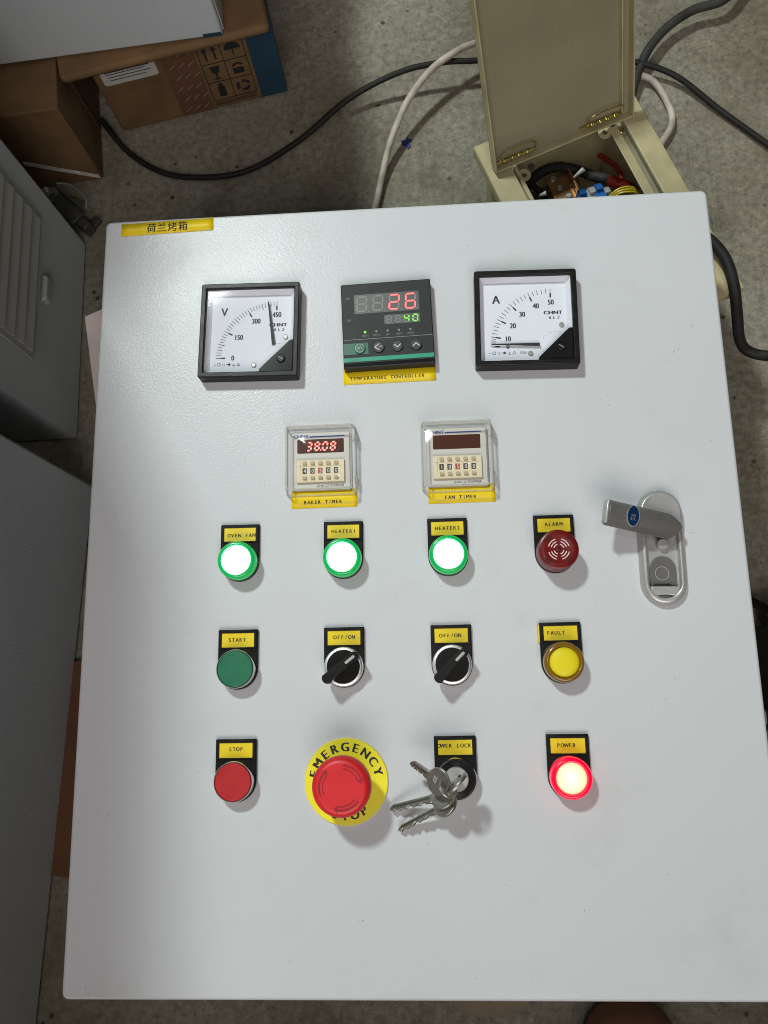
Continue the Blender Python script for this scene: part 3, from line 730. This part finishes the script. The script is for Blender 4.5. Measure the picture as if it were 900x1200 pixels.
b = MB(); b.lathe([(8.2,1.2),(8.2,9.8),(0,9.8)], 28, Matrix.Translation((-1.0,15.0,0))); b.build('pivot', 'dark_steel', hd)

# ---- scratches and nicks on the door
b = MB()
def nick(px, py, n, sp, s0=0.5):
    for _ in range(n):
        q = U(px+random.gauss(0,sp), py+random.gauss(0,sp), PZ); a0 = random.random()*6
        rr = random.uniform(0.25,0.8)*s0
        P = [(q.x*1000+rr*random.uniform(.5,1.2)*math.cos(a0+k*1.05), q.y*1000+rr*random.uniform(.5,1.2)*math.sin(a0+k*1.05)) for k in range(6)]
        b.flat(P, 0.06)
for a in ((811,381,7,2.2),(796,407,6,3),(793,412,5,3),(788,424,3,2),(640,869,6,3),(811,625,2,2),(833,517,1,1),(126,955,4,6),(100,1163,5,3),(230,905,2,2),(345,666,1,1),(560,1150,3,4),(740,1160,2,3),(545,290,4,4),(720,880,2,3),(180,1060,2,5),(600,1040,2,8),(420,1080,2,8),(300,560,2,10),(700,470,3,12),(760,820,2,14),(520,620,2,10),(170,760,3,16),(470,1000,3,20),(690,1090,3,25),(330,1130,2,12)): nick(*a)
b.build('paint_nicks', 'dark_steel', cab, (0,0,PZ), smooth=0)

# ================================================================== KEYS
def key(name, tip, bow, roll, label, bow_r=8.8, mark=None, group=None, L=None):
    """local x runs from the bow centre to the blade tip"""
    tip = Vector(tip); bow = Vector(bow); d = tip-bow; Ln = d.length*1000; x = d.normalized()
    zref = Vector((0,0,1)); y = zref.cross(x)
    if y.length < 0.2: y = Vector((1,0,0)).cross(x)
    y.normalize(); z = x.cross(y); m = Matrix((x,y,z)).transposed() @ Matrix.Rotation(R_(roll),3,'X')
    o = empty(name, label, 'key', group=group); o.matrix_world = Matrix.Translation(bow) @ m.to_4x4()
    b = MB(); outer = [(bow_r*1.02*math.cos(2*math.pi*k/28), bow_r*1.1*math.sin(2*math.pi*k/28)) for k in range(28)]
    inner = [(2.4*math.cos(2*math.pi*k/28)-bow_r*0.55, 2.4*math.sin(2*math.pi*k/28)) for k in range(28)]
    b.ring(outer, inner, -1.0, 1.0); b.build('bow', 'nickel', o, bevel=0.0004)
    b = MB(); P = [(bow_r*0.9,3.2),(bow_r+2,3.2),(bow_r+2.5,2.7)]; x0 = bow_r+3; n = 5; st = (Ln-x0-3)/n
    hts = [1.5,2.2,1.0,2.0,1.3]
    for k in range(n):
        P += [(x0+st*(k+.2),2.7),(x0+st*(k+.5),hts[k]),(x0+st*(k+.75),hts[k]),(x0+st*(k+1),2.5)]
    P += [(Ln,0.6),(Ln-1,-1.2),(Ln-3,-2.7),(bow_r+2.5,-2.7),(bow_r*0.9,-3.2)]
    b.prism(P, -1.0, 1.0); b.build('blade', 'nickel', o, bevel=0.0003)
    b = MB(); b.box(bow_r+1, Ln-3, -1.2, 0.2, 0.95, 1.12); b.build('groove', 'dark_steel', o, smooth=0)
    if mark:
        t = MB(); text(t, mark, bow_r*0.45, -0.4, 2.6, 1.06, rot=90, sx=0.9); 
        t.build('stamp', 'ink_white', o, smooth=0)
    return o
kx, ky = CX[2]/1000, CY[2]/1000
# key standing in the lock: bow plane at right angles to the door
inl = key('key', (kx, ky, PZ+0.009), (kx, ky, PZ+0.036), 0, 'nickel key standing in the power lock, its bow seen edge on')
zc = Vector((0,0,-1)); yd = Vector((0.70,0.714,0)); inl.matrix_world = Matrix.Translation((kx, ky, PZ+0.038)) @ Matrix((zc, yd, zc.cross(yd))).transposed().to_4x4()
key('key', U(481,893,PZ+0.020), U(514,916,PZ+0.031), -26, 'nickel key with a stamped round bow hanging above the other two', mark='337')
key('key', U(457,948.5,PZ+0.004), U(519,933,PZ+0.019), 40, 'nickel key whose toothed blade points at the emergency stop button')
key('key', U(467,973,PZ+0.0035), U(523,943,PZ+0.018), 55, 'nickel key hanging lowest on the ring, its blade tip near the door')
# split ring through the four bows
rc = U(524, 924, PZ+0.030)
b = MB(); ra = Vector((0.80,-0.45,-0.40)).normalized(); rb = Vector((0.25,0.62,-0.75)); rb = (rb-ra*rb.dot(ra)).normalized()
pts = [(ra*math.cos(a)+rb*math.sin(a))*6.8+ra.cross(rb)*(0.9*a/6.283-0.4) for a in [2*math.pi*k/30 for k in range(62)]]
kr = b.tube(pts, 0.6, 8).build('key_ring', 'nickel', None, tuple(rc)); tag(kr, 'small wire split ring holding the keys at the power lock', 'key ring')

# ================================================================== OPEN JUNCTION BOX
JB = U(555,172,.12); e1 = Vector((152,60,0)).normalized(); e2 = Vector((-60,152,0)).normalized(); ang = math.atan2(e1.y, e1.x)
# local frame: x right along the hinge side, y towards the back, origin at back-left flange corner, z up from the floor
jb = empty('junction_box', 'old beige metal junction box with its lid standing open', 'junction box', (JB.x, JB.y, 0), ang)
W_, L_, HZ = 163, 236, 120
ix0, ix1, iy0, iy1 = 31, 128, -206, -22        # clear opening
b = MB(); b.ring(rect(12,W_-12,-L_+12,-12), rect(14,W_-14,-L_+14,-14), 2, HZ-12); b.box(14,W_-14,-L_+14,-14,2,4); b.build('body', 'junction_beige', jb, bevel=0.0008)
b = MB(); b.ring(rect(0,W_,-L_,0), rect(2,W_-2,-L_+2,-2), HZ-14, HZ-2.2); b.ring(rect(0,W_,-L_,0), rect(ix0-7,ix1+13,iy0-10,iy1+6), HZ-2, HZ); b.build('flange', 'junction_beige', jb, bevel=0.0012)
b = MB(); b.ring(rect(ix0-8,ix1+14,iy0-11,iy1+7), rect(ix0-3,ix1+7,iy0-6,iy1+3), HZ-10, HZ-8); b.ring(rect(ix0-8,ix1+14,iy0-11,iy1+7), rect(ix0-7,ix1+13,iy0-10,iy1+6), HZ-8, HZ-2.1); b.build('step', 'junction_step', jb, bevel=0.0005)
b = MB(); b.ring(rect(ix0-4,ix1+8,iy0-7,iy1+4), rect(ix0,ix1-1,iy0,iy1), HZ-7, HZ-5.5); b.build('inner_lip', 'junction_beige', jb, bevel=0.0005)
for xx, yy in ((ix1+9.5,-40),(ix0-3,-190)):
    b = MB(); b.lathe([(3.0,HZ-7.9),(3.0,HZ-6.6),(2.2,HZ-6),(0,HZ-6)],16,Matrix.Translation((xx,yy,0))); b.build('flange_screw', 'brass_zinc', jb)
for xx, yy in ((ix0+3,-44),(ix1-5,-35)):
    b = MB(); b.ring(circ(6.5,20,xx,yy), circ(2.6,20,xx,yy), HZ-8.6, HZ-7.1); b.build('hinge_eye', 'junction_beige', jb, bevel=0.0003)
    b = MB(); b.lathe([(3.2,HZ-5.4),(3.2,HZ-4.2),(0,HZ-4)],14,Matrix.Translation((xx+9,yy+4,0))); b.build('rivet', 'dark_steel', jb)
# lid, swung up about the hinge line
LA = 64.0
hl = U(577,199,.12); q = hl-JB; hx, hy = q.dot(e1)*1000, q.dot(e2)*1000
lm = Matrix.Translation((hx, hy, HZ+1)) @ Matrix.Rotation(R_(LA),4,'X')
LW, LL = 143, 215
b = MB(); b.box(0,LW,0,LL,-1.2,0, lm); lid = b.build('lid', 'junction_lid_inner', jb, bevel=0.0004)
b = MB(); b.box(0,1.4,0,LL,0.02,9.5,lm); b.box(LW-1.4,LW,0,LL,0.02,9.5,lm); b.box(1.5,LW-1.5,0,1.4,0.02,9.0,lm); b.box(LW-11,LW-9.8,6,LL,0.02,6,lm); b.build('lid_edge', 'junction_beige', lid, bevel=0.0004)
for sx_ in (6, 96):
    pts = [(sx_+2+30*k/80, 6.5+1.9*math.cos(k*1.1), 5.0+1.9*math.sin(k*1.1)) for k in range(81)]
    b = MB(); b.tube(pts, 0.42, 5, lm); b.tube([(sx_-6,6.5,5),(sx_+36,6.5,5)], 1.2, 8, lm); b.build('hinge_spring', 'brass_zinc', lid)
    b = MB(); b.tube([lm @ Vector(p) for p in spline([(sx_+2,4,3),(sx_+2,13,7),(sx_+8,17,9),(sx_+30,17,9),(sx_+37,13,7),(sx_+37,4,3)],5)], 0.6, 6); b.build('hinge_wire', 'brass_zinc', lid)
# contents (placed from the photograph at their height inside the box)
def J(px, py, z):
    q_ = U(px, py, z/1000)-JB; return (q_.dot(e1)*1000, q_.dot(e2)*1000, z)
bc_ = J(628,192,20)
b = MB(); b.box(-30,32,-48,22,12,22, Matrix.Translation((bc_[0],bc_[1],0)) @ Matrix.Rotation(R_(-4),4,'Z')); b.build('mounting_board', 'inner_board', jb, bevel=0.0008)
rc_ = J(656,214,62)
rm = Matrix.Translation((rc_[0],rc_[1],0)) @ Matrix.Rotation(R_(-2),4,'Z')
b = MB(); b.box(-12,10,-70,10,60,62,rm); b.box(10,12.5,-70,8,58,70,rm); b.box(12.5,20,-70,4,58,60,rm); rail = b.build('rail', 'copper_rail', jb, bevel=0.0004)
for xx, yy in ((-5,6),(-3,-6),(2,-18)):
    b = MB(); b.lathe([(3.4,62),(3.4,63.6),(2.4,64.6),(0,64.6)], 16, rm @ Matrix.Translation((xx,yy,0))); b.build('screw', 'screw_zinc', rail)
for k, (c, h_, px_, py_) in enumerate((('blue_terminal',76,683,228),('white_terminal',80,694,226),('blue_terminal',82,702,222),('white_terminal',74,711,226))):
    q_ = J(px_, py_, h_); tm = Matrix.Translation((q_[0],q_[1],0)) @ Matrix.Rotation(R_(-6),4,'Z')
    b = MB(); b.prism([(-5,-30),(5,-30),(5,4),(3,7),(-3,7),(-5,4)], 40, h_, tm); b.box(-3,3,-2,4,h_,h_+4,tm); b.build('terminal_block', c, jb, bevel=0.0006)
def jt(pts, r, m, name, n=8): return MB().tube(spline([J(*p) for p in pts],8), r, n).build(name, m, jb)
jt([(612,250,40),(616,222,52),(630,205,62),(652,196,66),(674,199,66),(692,205,66)], 5.0, 'black_cable', 'supply_cable', 12)
jt([(690,204.5,66),(712,211,67)], 5.4, 'grey_cable', 'cable_sleeve', 12)
jt([(711,210.7,67),(736,219,66),(752,232,60)], 5.2, 'red_cable', 'red_sleeve', 12)
for k in range(3):
    jt([(712+3*k,232,84),(724+2*k,222+2*k,90),(738+2*k,219+3*k,90),(750+k,226+2*k,84),(756,240,70)], 1.1, 'yellow_wire', 'earth_wire', 6)
jt([(585,222,50),(600,212,58),(622,216,60),(640,232,58)], 3.2, 'black_cable', 'inner_wire', 8)
jt([(700,180,40),(722,196,52),(730,214,56)], 2.6, 'red_cable', 'inner_wire', 8)
for p_, q_ in (((632,229,68),(640,226,70)),((672,208,72),(684,198,80))):
    b = MB(); b.tube([J(*p_), J(*q_)], [1.2, 2.6], 6); b.build('cable_tie', 'white_terminal', jb)
jt([(735,182,82),(742,198,88),(752,222,80),(758,234,74)], 1.6, 'screw_zinc', 'bare_strap', 6)

# ================================================================== CABLES ON THE FLOOR
def cable(pts, r, m, label, name='cable'):
    P = [U(x, y, z) for x, y, z in pts]
    o = MB(1.0).tube(spline(P, 10), r, 12).build(name, m, smooth=60); return tag(o, label, 'cable')
cable([(118,140,.006),(150,178,.006),(190,202,.006),(235,208,.006),(290,200,.006),(350,165,.006),(410,115,.016),(470,84,.028),(520,73,.030),(556,71,.028),(600,66,.022),(650,62,.014),(700,66,.012),(738,71,.016),(790,88,.012),(845,130,.006),(905,173,.006)], .0032, 'black_cable', 'long dark cable curving across the floor behind the open junction box lid')
cable([(425,290,.005),(440,242,.005),(448,205,.008),(458,165,.018),(478,118,.030),(505,82,.036),(535,60,.036),(556,51,.032),(600,42,.008),(660,48,.008),(705,66,.016),(738,84,.012),(765,95,.008),(783,122,.006),(787,146,.006),(772,172,.006),(755,200,.006)], .0038, 'white_cable', 'dirty white cable looping behind the open junction box lid')
cable([(870,-25,.02),(848,0,.02),(812,12,.018),(782,32,.016),(760,58,.016),(748,85,.012),(740,112,.008),(736,140,.006)], .0050, 'grey_cable', 'thick dark grey cable dropping to the back corner of the junction box')
cable([(790,262,.128),(815,270,.130),(835,284,.131),(851,305,.130),(860,335,.126),(864,370,.105),(867,398,.085),(878,412,.075),(905,417,.08),(950,410,.11),(985,430,.13)], .0050, 'black_cable', 'black cable bending over the front corner of the junction box')
# dark fittings at the cabinet's right side
bx = empty('cable_plug', 'black cable plug with brass pins beside the cabinet', 'plug', tuple(U(896, 790, 0)))
b = MB(); b.prism(rrect(46,100,6,4), 1, 52); b.build('shell', 'black_plastic', bx, (0.016,-0.004,0), bevel=0.003)
b = MB(); b.tube(spline([(-8,70,6),(2,56,30),(12,40,44),(26,30,40),(36,52,20)],6), 4.5, 8); b.build('lead', 'black_cable', bx)
for k in range(3):
    b = MB(); b.tube([(-4+7*k,36+5*k,50),(0+7*k,50+4*k,54)], 1.5, 8); b.build('pin', 'brass_zinc', bx)
b = MB(); b.ring(circ(8,18,14,28), circ(5,18,14,28), 50, 56); b.build('clamp_ring', 'screw_zinc', bx)
pc = U(899,840,.01); b = MB(); b.lathe([(0,0),(6,0),(7,2),(7,9),(5,11),(0,11)],16); tag(b.build('bottle_cap','paper_white',None,(pc.x,pc.y,0.0005)), 'small white cap on the floor beside the black plug', 'cap')
# blue scrap
p_ = U(477,168,0); b = MB(); b.prism([(-5,-3),(-1,-5),(1,-8),(4,-5),(3,0),(6,4),(2,5),(1,9),(-1,4),(-7,3)], 0.4, 1.2); tag(b.build('plastic_scrap','blue_scrap',None,(p_.x,p_.y,0)), 'torn dark blue scrap on the concrete by the white cable', 'scrap')

# ================================================================== TALL CABINETS ON THE LEFT
HT = 0.80
def upright(name, x1, y0, y1, wd, rz, label, h=HT):
    o = empty(name, label, 'cabinet', (x1, y0, 0), rz)
    b = MB(1.0); b.box(-wd, 0, 0, y1-y0, 0.002, h); b.build('body', 'cabinet_grey', o, bevel=0.003)
    return o
lc_a, lc_b = U(92,515,0), U(102,287,0)
lou = upright('louvred_cabinet', lc_a.x, lc_a.y, lc_a.y+(lc_b-lc_a).length, 0.3, math.atan2(lc_b.y-lc_a.y, lc_b.x-lc_a.x)-math.pi/2, 'dim grey upright cabinet with cream louvred vent on its side')
dl = (lc_b-lc_a).length
# vent: horizontal slats on the +x side
vy0, vy1, vz0 = 0.045, 0.196, 0.112
b = MB(1.0); b.box(0.0005,0.004,vy0,vy1,vz0,vz0+0.20); fr = b.build('vent_frame','louvre_cream',lou,bevel=0.001)
mesh_sl = None
for k in range(11):
    if mesh_sl is None:
        b = MB(1.0); b.add([(0.004,vy0+.006,0),(0.004,vy1-.006,0),(0.004,vy1-.006,0.015),(0.004,vy0+.006,0.015),(0.0065,vy0+.006,0.001),(0.0065,vy1-.006,0.001)],[(0,1,5,4),(4,5,2,3),(0,4,3),(1,2,5),(0,3,2,1)])
        s = b.build('slat','louvre_cream',lou,(0,0,vz0+.006),smooth=0); mesh_sl = s.data
    else:
        s = bpy.data.objects.new('slat', mesh_sl); COL.objects.link(s); s.parent = lou; s.location = (0,0,vz0+.006+.0172*k)
b = MB(1.0); b.prism([(0,0.0),(0.006,0.003),(0.006,0.027),(0,0.03)], 0, 0.012); b.build('vent_clip','louvre_cream',lou,(0.0005,0.112,0.088),bevel=0.0015)
# black spring latch hanging at the rear edge
la = U(66,230,0.045)
lt = empty('spring_latch','black metal spring latch at the corner of the louvred cabinet','latch',(la.x,la.y,0.0),R_(-42))
b = MB(); b.box(-20,20,-9,9,18,22); b.box(-20,20,-11,-9,18,34); b.box(-20,20,9,11,18,34); b.build('channel','dark_steel',lt,bevel=0.001)
b = MB(); b.tube(spline([(-24,14,30),(-10,22,30),(14,22,30),(26,12,30)],6),1.6,8); b.build('wire_bail','screw_zinc',lt)
b = MB(); b.tube([(-26,0,26),(-20,0,26)],4.5,10); b.tube([(-30,2,30),(-24,0,28)],3,10); b.build('pivot_pin','screw_zinc',lt)
b = MB(); b.box(12,32,-5,6,1,18); b.box(20,30,6,18,1,6); b.build('foot','dark_steel',lt,bevel=0.001)
ll_a, ll_b = U(26,1230,0), U(98,570,0)
upright('plain_cabinet', ll_a.x, ll_a.y-0.25, ll_a.y+(ll_b-ll_a).length, 0.3, math.atan2(ll_b.y-ll_a.y, ll_b.x-ll_a.x)-math.pi/2, 'plain dark grey upright cabinet beside a scrap of cardboard')

# ================================================================== CARTONS
def box_at(name, a, bpt, depth, z0, z1, material, label, cat, bevel=0.002):
    """front lower edge from a to b (world), box extends to the back"""
    o = empty(name, label, cat, (a.x, a.y, z0), math.atan2(bpt.y-a.y, bpt.x-a.x)); wd = (bpt-a).length
    b = MB(1.0); b.box(0, wd, 0, depth, 0.001, z1-z0); b.build('walls', material, o, bevel=bevel)
    return o, wd
pa, pb = U(145,155,0), U(337,108,0)
pbx, pw = box_at('printed_carton', pa, pb, 0.22, 0, 0.105, 'cardboard', 'brown carton printed with handling symbols and a blue end', 'carton')
PWM = pw*1000
b = MB(); b.box(PWM-30,PWM+0.6,-0.6,220,2,104.5); b.build('blue_end','carton_blue',pbx,bevel=0.001)
fm = Matrix.Rotation(R_(90),4,'X')     # local (x, z) drawing -> front face
b = MB(); b.prism(rect(74,110,2,104), 0.2, 0.45, fm); b.build('brown_stripe','carton_stripe',pbx,smooth=0)
b = MB()
for i in range(3):
    for j in range(6):
        xx, zz_ = 79+10.5*i+(j%2)*3, 8+16*j
        b.prism([(xx,zz_),(xx+7,zz_+5),(xx+8,zz_+6.5),(xx+1,zz_+1.5)], 0.45, 0.6, fm)
b.build('stripe_marks','ink_grey',pbx,smooth=0)
b = MB(); X0, Z0, cw, chh = 114, 14, 25, 27
for i in range(3): b.prism(rect(X0+cw*i-.4,X0+cw*i+.4,Z0,Z0+3*chh),0.2,0.5,fm)
for j in range(4): b.prism(rect(X0,X0+2*cw,Z0+chh*j-.4,Z0+chh*j+.4),0.2,0.52,fm)
def ic(i, j): return X0+cw*i+cw/2, Z0+chh*j+chh/2
x_, z_ = ic(0,2)
for s_ in (-5,5): b.prism(rect(x_+s_-1,x_+s_+1,z_-9,z_+4),0.2,0.5,fm); b.prism([(x_+s_-3.5,z_+4),(x_+s_+3.5,z_+4),(x_+s_,z_+9)],0.2,0.5,fm)
x_, z_ = ic(1,2); b.prism(circ(9,14,x_,z_,0,180),0.2,0.5,fm); b.prism(rect(x_-.6,x_+.6,z_-9,z_),0.2,0.5,fm)
x_, z_ = ic(0,1); b.prism([(x_-6,z_+9),(x_+6,z_+9),(x_+4,z_+1),(x_+1,z_-2),(x_+1,z_-8),(x_+5,z_-10),(x_-5,z_-10),(x_-1,z_-8),(x_-1,z_-2),(x_-4,z_+1)],0.2,0.5,fm)
x_, z_ = ic(1,1); b.prism(rect(x_-6,x_+6,z_-8,z_),0.2,0.5,fm); b.prism(arcband(4,6.5,20,160,10,x_,z_+1),0.2,0.5,fm)
x_, z_ = ic(0,0); b.prism(rect(x_-4,x_+4,z_-9,z_+6),0.2,0.5,fm); b.prism(circ(2.6,12,x_,z_+8.5),0.2,0.5,fm)
x_, z_ = ic(1,0)
for k in range(3): b.prism(arcband(5,8.2,k*120+10,k*120+95,8,x_,z_),0.2,0.5,fm)
b.prism(rect(X0,X0+48,7,8),0.2,0.5,fm); b.prism(rect(X0,X0+48,10,10.8),0.2,0.5,fm)
b.build('handling_symbols','ink',pbx,smooth=0)
b = MB(); b.prism(rrect(60,24,3,3,38,84),0.2,0.5,fm); b.build('shipping_label','paper_white',pbx,smooth=0)
b = MB()
for j in range(4): b.prism(rect(13+j,62-6*(j%2),91-4*j-(2 if j==0 else .9),91-4*j),0.5,0.62,fm)
b.build('label_print','ink',pbx,smooth=0)
# cardboard tray lid lying on the printed carton
ta, tb = U(75,102,0.107), U(318,41,0.107)
tr, tw = box_at('cardboard_sheet', ta, tb, 0.30, 0.107, 0.120, 'cardboard_light', 'loose flat cardboard tray on top of the printed carton', 'cardboard', bevel=0.005)
b = MB(1.0); b.box(0.002,tw-0.002,0.003,0.30,0.013,0.0136); b.build('crease_panel','cardboard_light',tr,bevel=0.0003)
# grey enclosure standing on the tray
ea, eb = U(-75,88,0.122), U(262,42,0.122)
en, ew = box_at('grey_enclosure', ea, eb, 0.40, 0.122, 0.43, 'cabinet_grey', 'pale grey metal enclosure standing on the cardboard tray', 'enclosure', bevel=0.002)
b = MB(1.0); b.box(ew+0.0005,ew+0.0015,0.004,0.396,0.004,0.30); b.build('side_seam','paper_white',en)
b = MB(1.0); b.box(ew-0.02,ew-0.001,-0.0012,-0.0004,0.002,0.006); b.build('blue_mark','carton_blue',en)
# plain carton on the left
ca, cb = U(48,221,0), U(122,210,0)
cn, cw_ = box_at('plain_carton', ca+(ca-cb)*1.6, cb, 0.20, 0, 0.119, 'cardboard', 'plain brown carton with a strip of silver tape on its front', 'carton')
b = MB(1.0); m_ = Matrix.Rotation(R_(90),4,'X')
b.prism([(cw_-0.072,0.044),(cw_-0.002,0.004),(cw_-0.002,0.010),(cw_-0.072,0.050)],0.0005,0.0012,m_); b.build('tape_strip','tape_white',cn,smooth=0)
b = MB(1.0); b.box(cw_+0.0004,cw_+0.0012,0.06,0.066,0.004,0.117); b.build('seam','carton_stripe',cn,smooth=0)
# tall block added out of the frame to shade the rear left
bc = empty('tall_light_blocker','tall brown block added behind the plain carton to block light','light blocker',(-0.465,0.69,0))
b = MB(1.0); b.box(-0.5,0,0,0.6,0.002,1.12); b.build('walls','cardboard',bc,bevel=0.004)
b = MB(1.0); b.box(-0.48,-0.02,0.02,0.58,1.1205,1.13); b.build('lid','cardboard_light',bc,bevel=0.002)

# flat pieces between the cabinets
a1, a2, a3, a4 = U(76,778,.003), U(104,772,.003), U(92,1030,.003), U(40,1022,.003)
b = MB(1.0); b.prism([(p.x,p.y) for p in (a1,a2,a3,a4)], 0.001, 0.006); tag(b.build('cardboard_offcut','cardboard_orange',bevel=0.0008), 'orange brown cardboard offcut lying between plain cabinet and control cabinet', 'cardboard')
q1, q2, q3, q4 = U(99,371,.10), U(125,360,.10), U(135,560,.02), U(118,520,.03)
b = MB(1.0); P = [q1,q2,q3,q4]; nrm = (q2-q1).cross(q4-q1).normalized()*0.006
if nrm.z < 0: nrm = -nrm
b.add([tuple(p) for p in P]+[tuple(p-nrm) for p in P],[(0,1,2,3),(7,6,5,4),(0,4,5,1),(1,5,6,2),(2,6,7,3),(3,7,4,0)]); tag(b.build('foam_sheet','foam_pale',bevel=0.0006), 'pale pinkish foam board leaning against the control cabinet', 'foam board')

# low block added out of view to keep the side light off the floor
pk = empty('low_light_blocker','low brown block added behind the brown shoe to block light','light blocker',(-0.45,-1.35,0))
for k in range(4):
    b = MB(1.0); b.box(0,1.25,0.55,0.57,0.004+0.178*k,0.176+0.178*k); b.build('blocker_plank','cardboard_light',pk,bevel=0.002)
b = MB(1.0); b.box(0.02,1.23,0,0.548,0.003,0.70); b.build('core','cardboard',pk,bevel=0.002)

# ================================================================== SHOE AND SCRAP AT THE LOWER EDGE
sp = U(752,1193,0.05)
sh = empty('shoe','brown leather shoe toe at the foot of the control cabinet','shoe',(sp.x, sp.y-0.002, 0), R_(-6))
def shoe_shape(rows, z_top):
    b = MB(); V = []; n = 16
    for y_, w_, h_ in rows:
        V += [(w_*math.cos(math.pi*k/(n-1)), y_, 14+h_*(math.sin(math.pi*k/(n-1))**0.75)) for k in range(n)]
    Fc = [(i*n+k,i*n+k+1,(i+1)*n+k+1,(i+1)*n+k) for i in range(len(rows)-1) for k in range(n-1)]
    Fc += [tuple(range(n)), tuple(range((len(rows)-1)*n,len(rows)*n))]
    return b.add(V, Fc)
rows = [(4,6,10),(2,18,22),(-4,29,32),(-14,37,40),(-30,43,46),(-55,46,52),(-90,46,62),(-125,42,76),(-165,38,88),(-210,37,94),(-250,34,92),(-266,22,80)]
shoe_shape(rows, 0).build('upper','shoe_leather',sh,smooth=80)
b = MB(); b.prism([(w_-1,y_-1) for y_,w_,h_ in rows]+[(1-w_,y_-1) for y_,w_,h_ in rows[::-1]],0.5,14); b.build('sole','shoe_sole',sh,bevel=0.002)
b = MB(); b.tube([(36*math.cos(math.pi*k/20), -38+26*math.sin(math.pi*k/20), 14+46*(math.sin(math.pi*k/20)**0.7)*0.97+0.6) for k in range(2,19)],0.9,6); b.build('toe_seam','shoe_sole',sh)
s1 = [U(x,y,.002) for x,y in ((530,1172),(620,1172),(612,1183),(600,1189),(585,1192),(560,1191),(540,1188))]
b = MB(1.0); b.prism([(p.x,p.y) for p in s1], 0.0006, 0.003); tag(b.build('cardboard_scrap','sheet_tan'), 'curved tan scrap lying on the floor beside the shoe', 'scrap')

bpy.data.objects.remove(_fo); bpy.data.curves.remove(_fc)
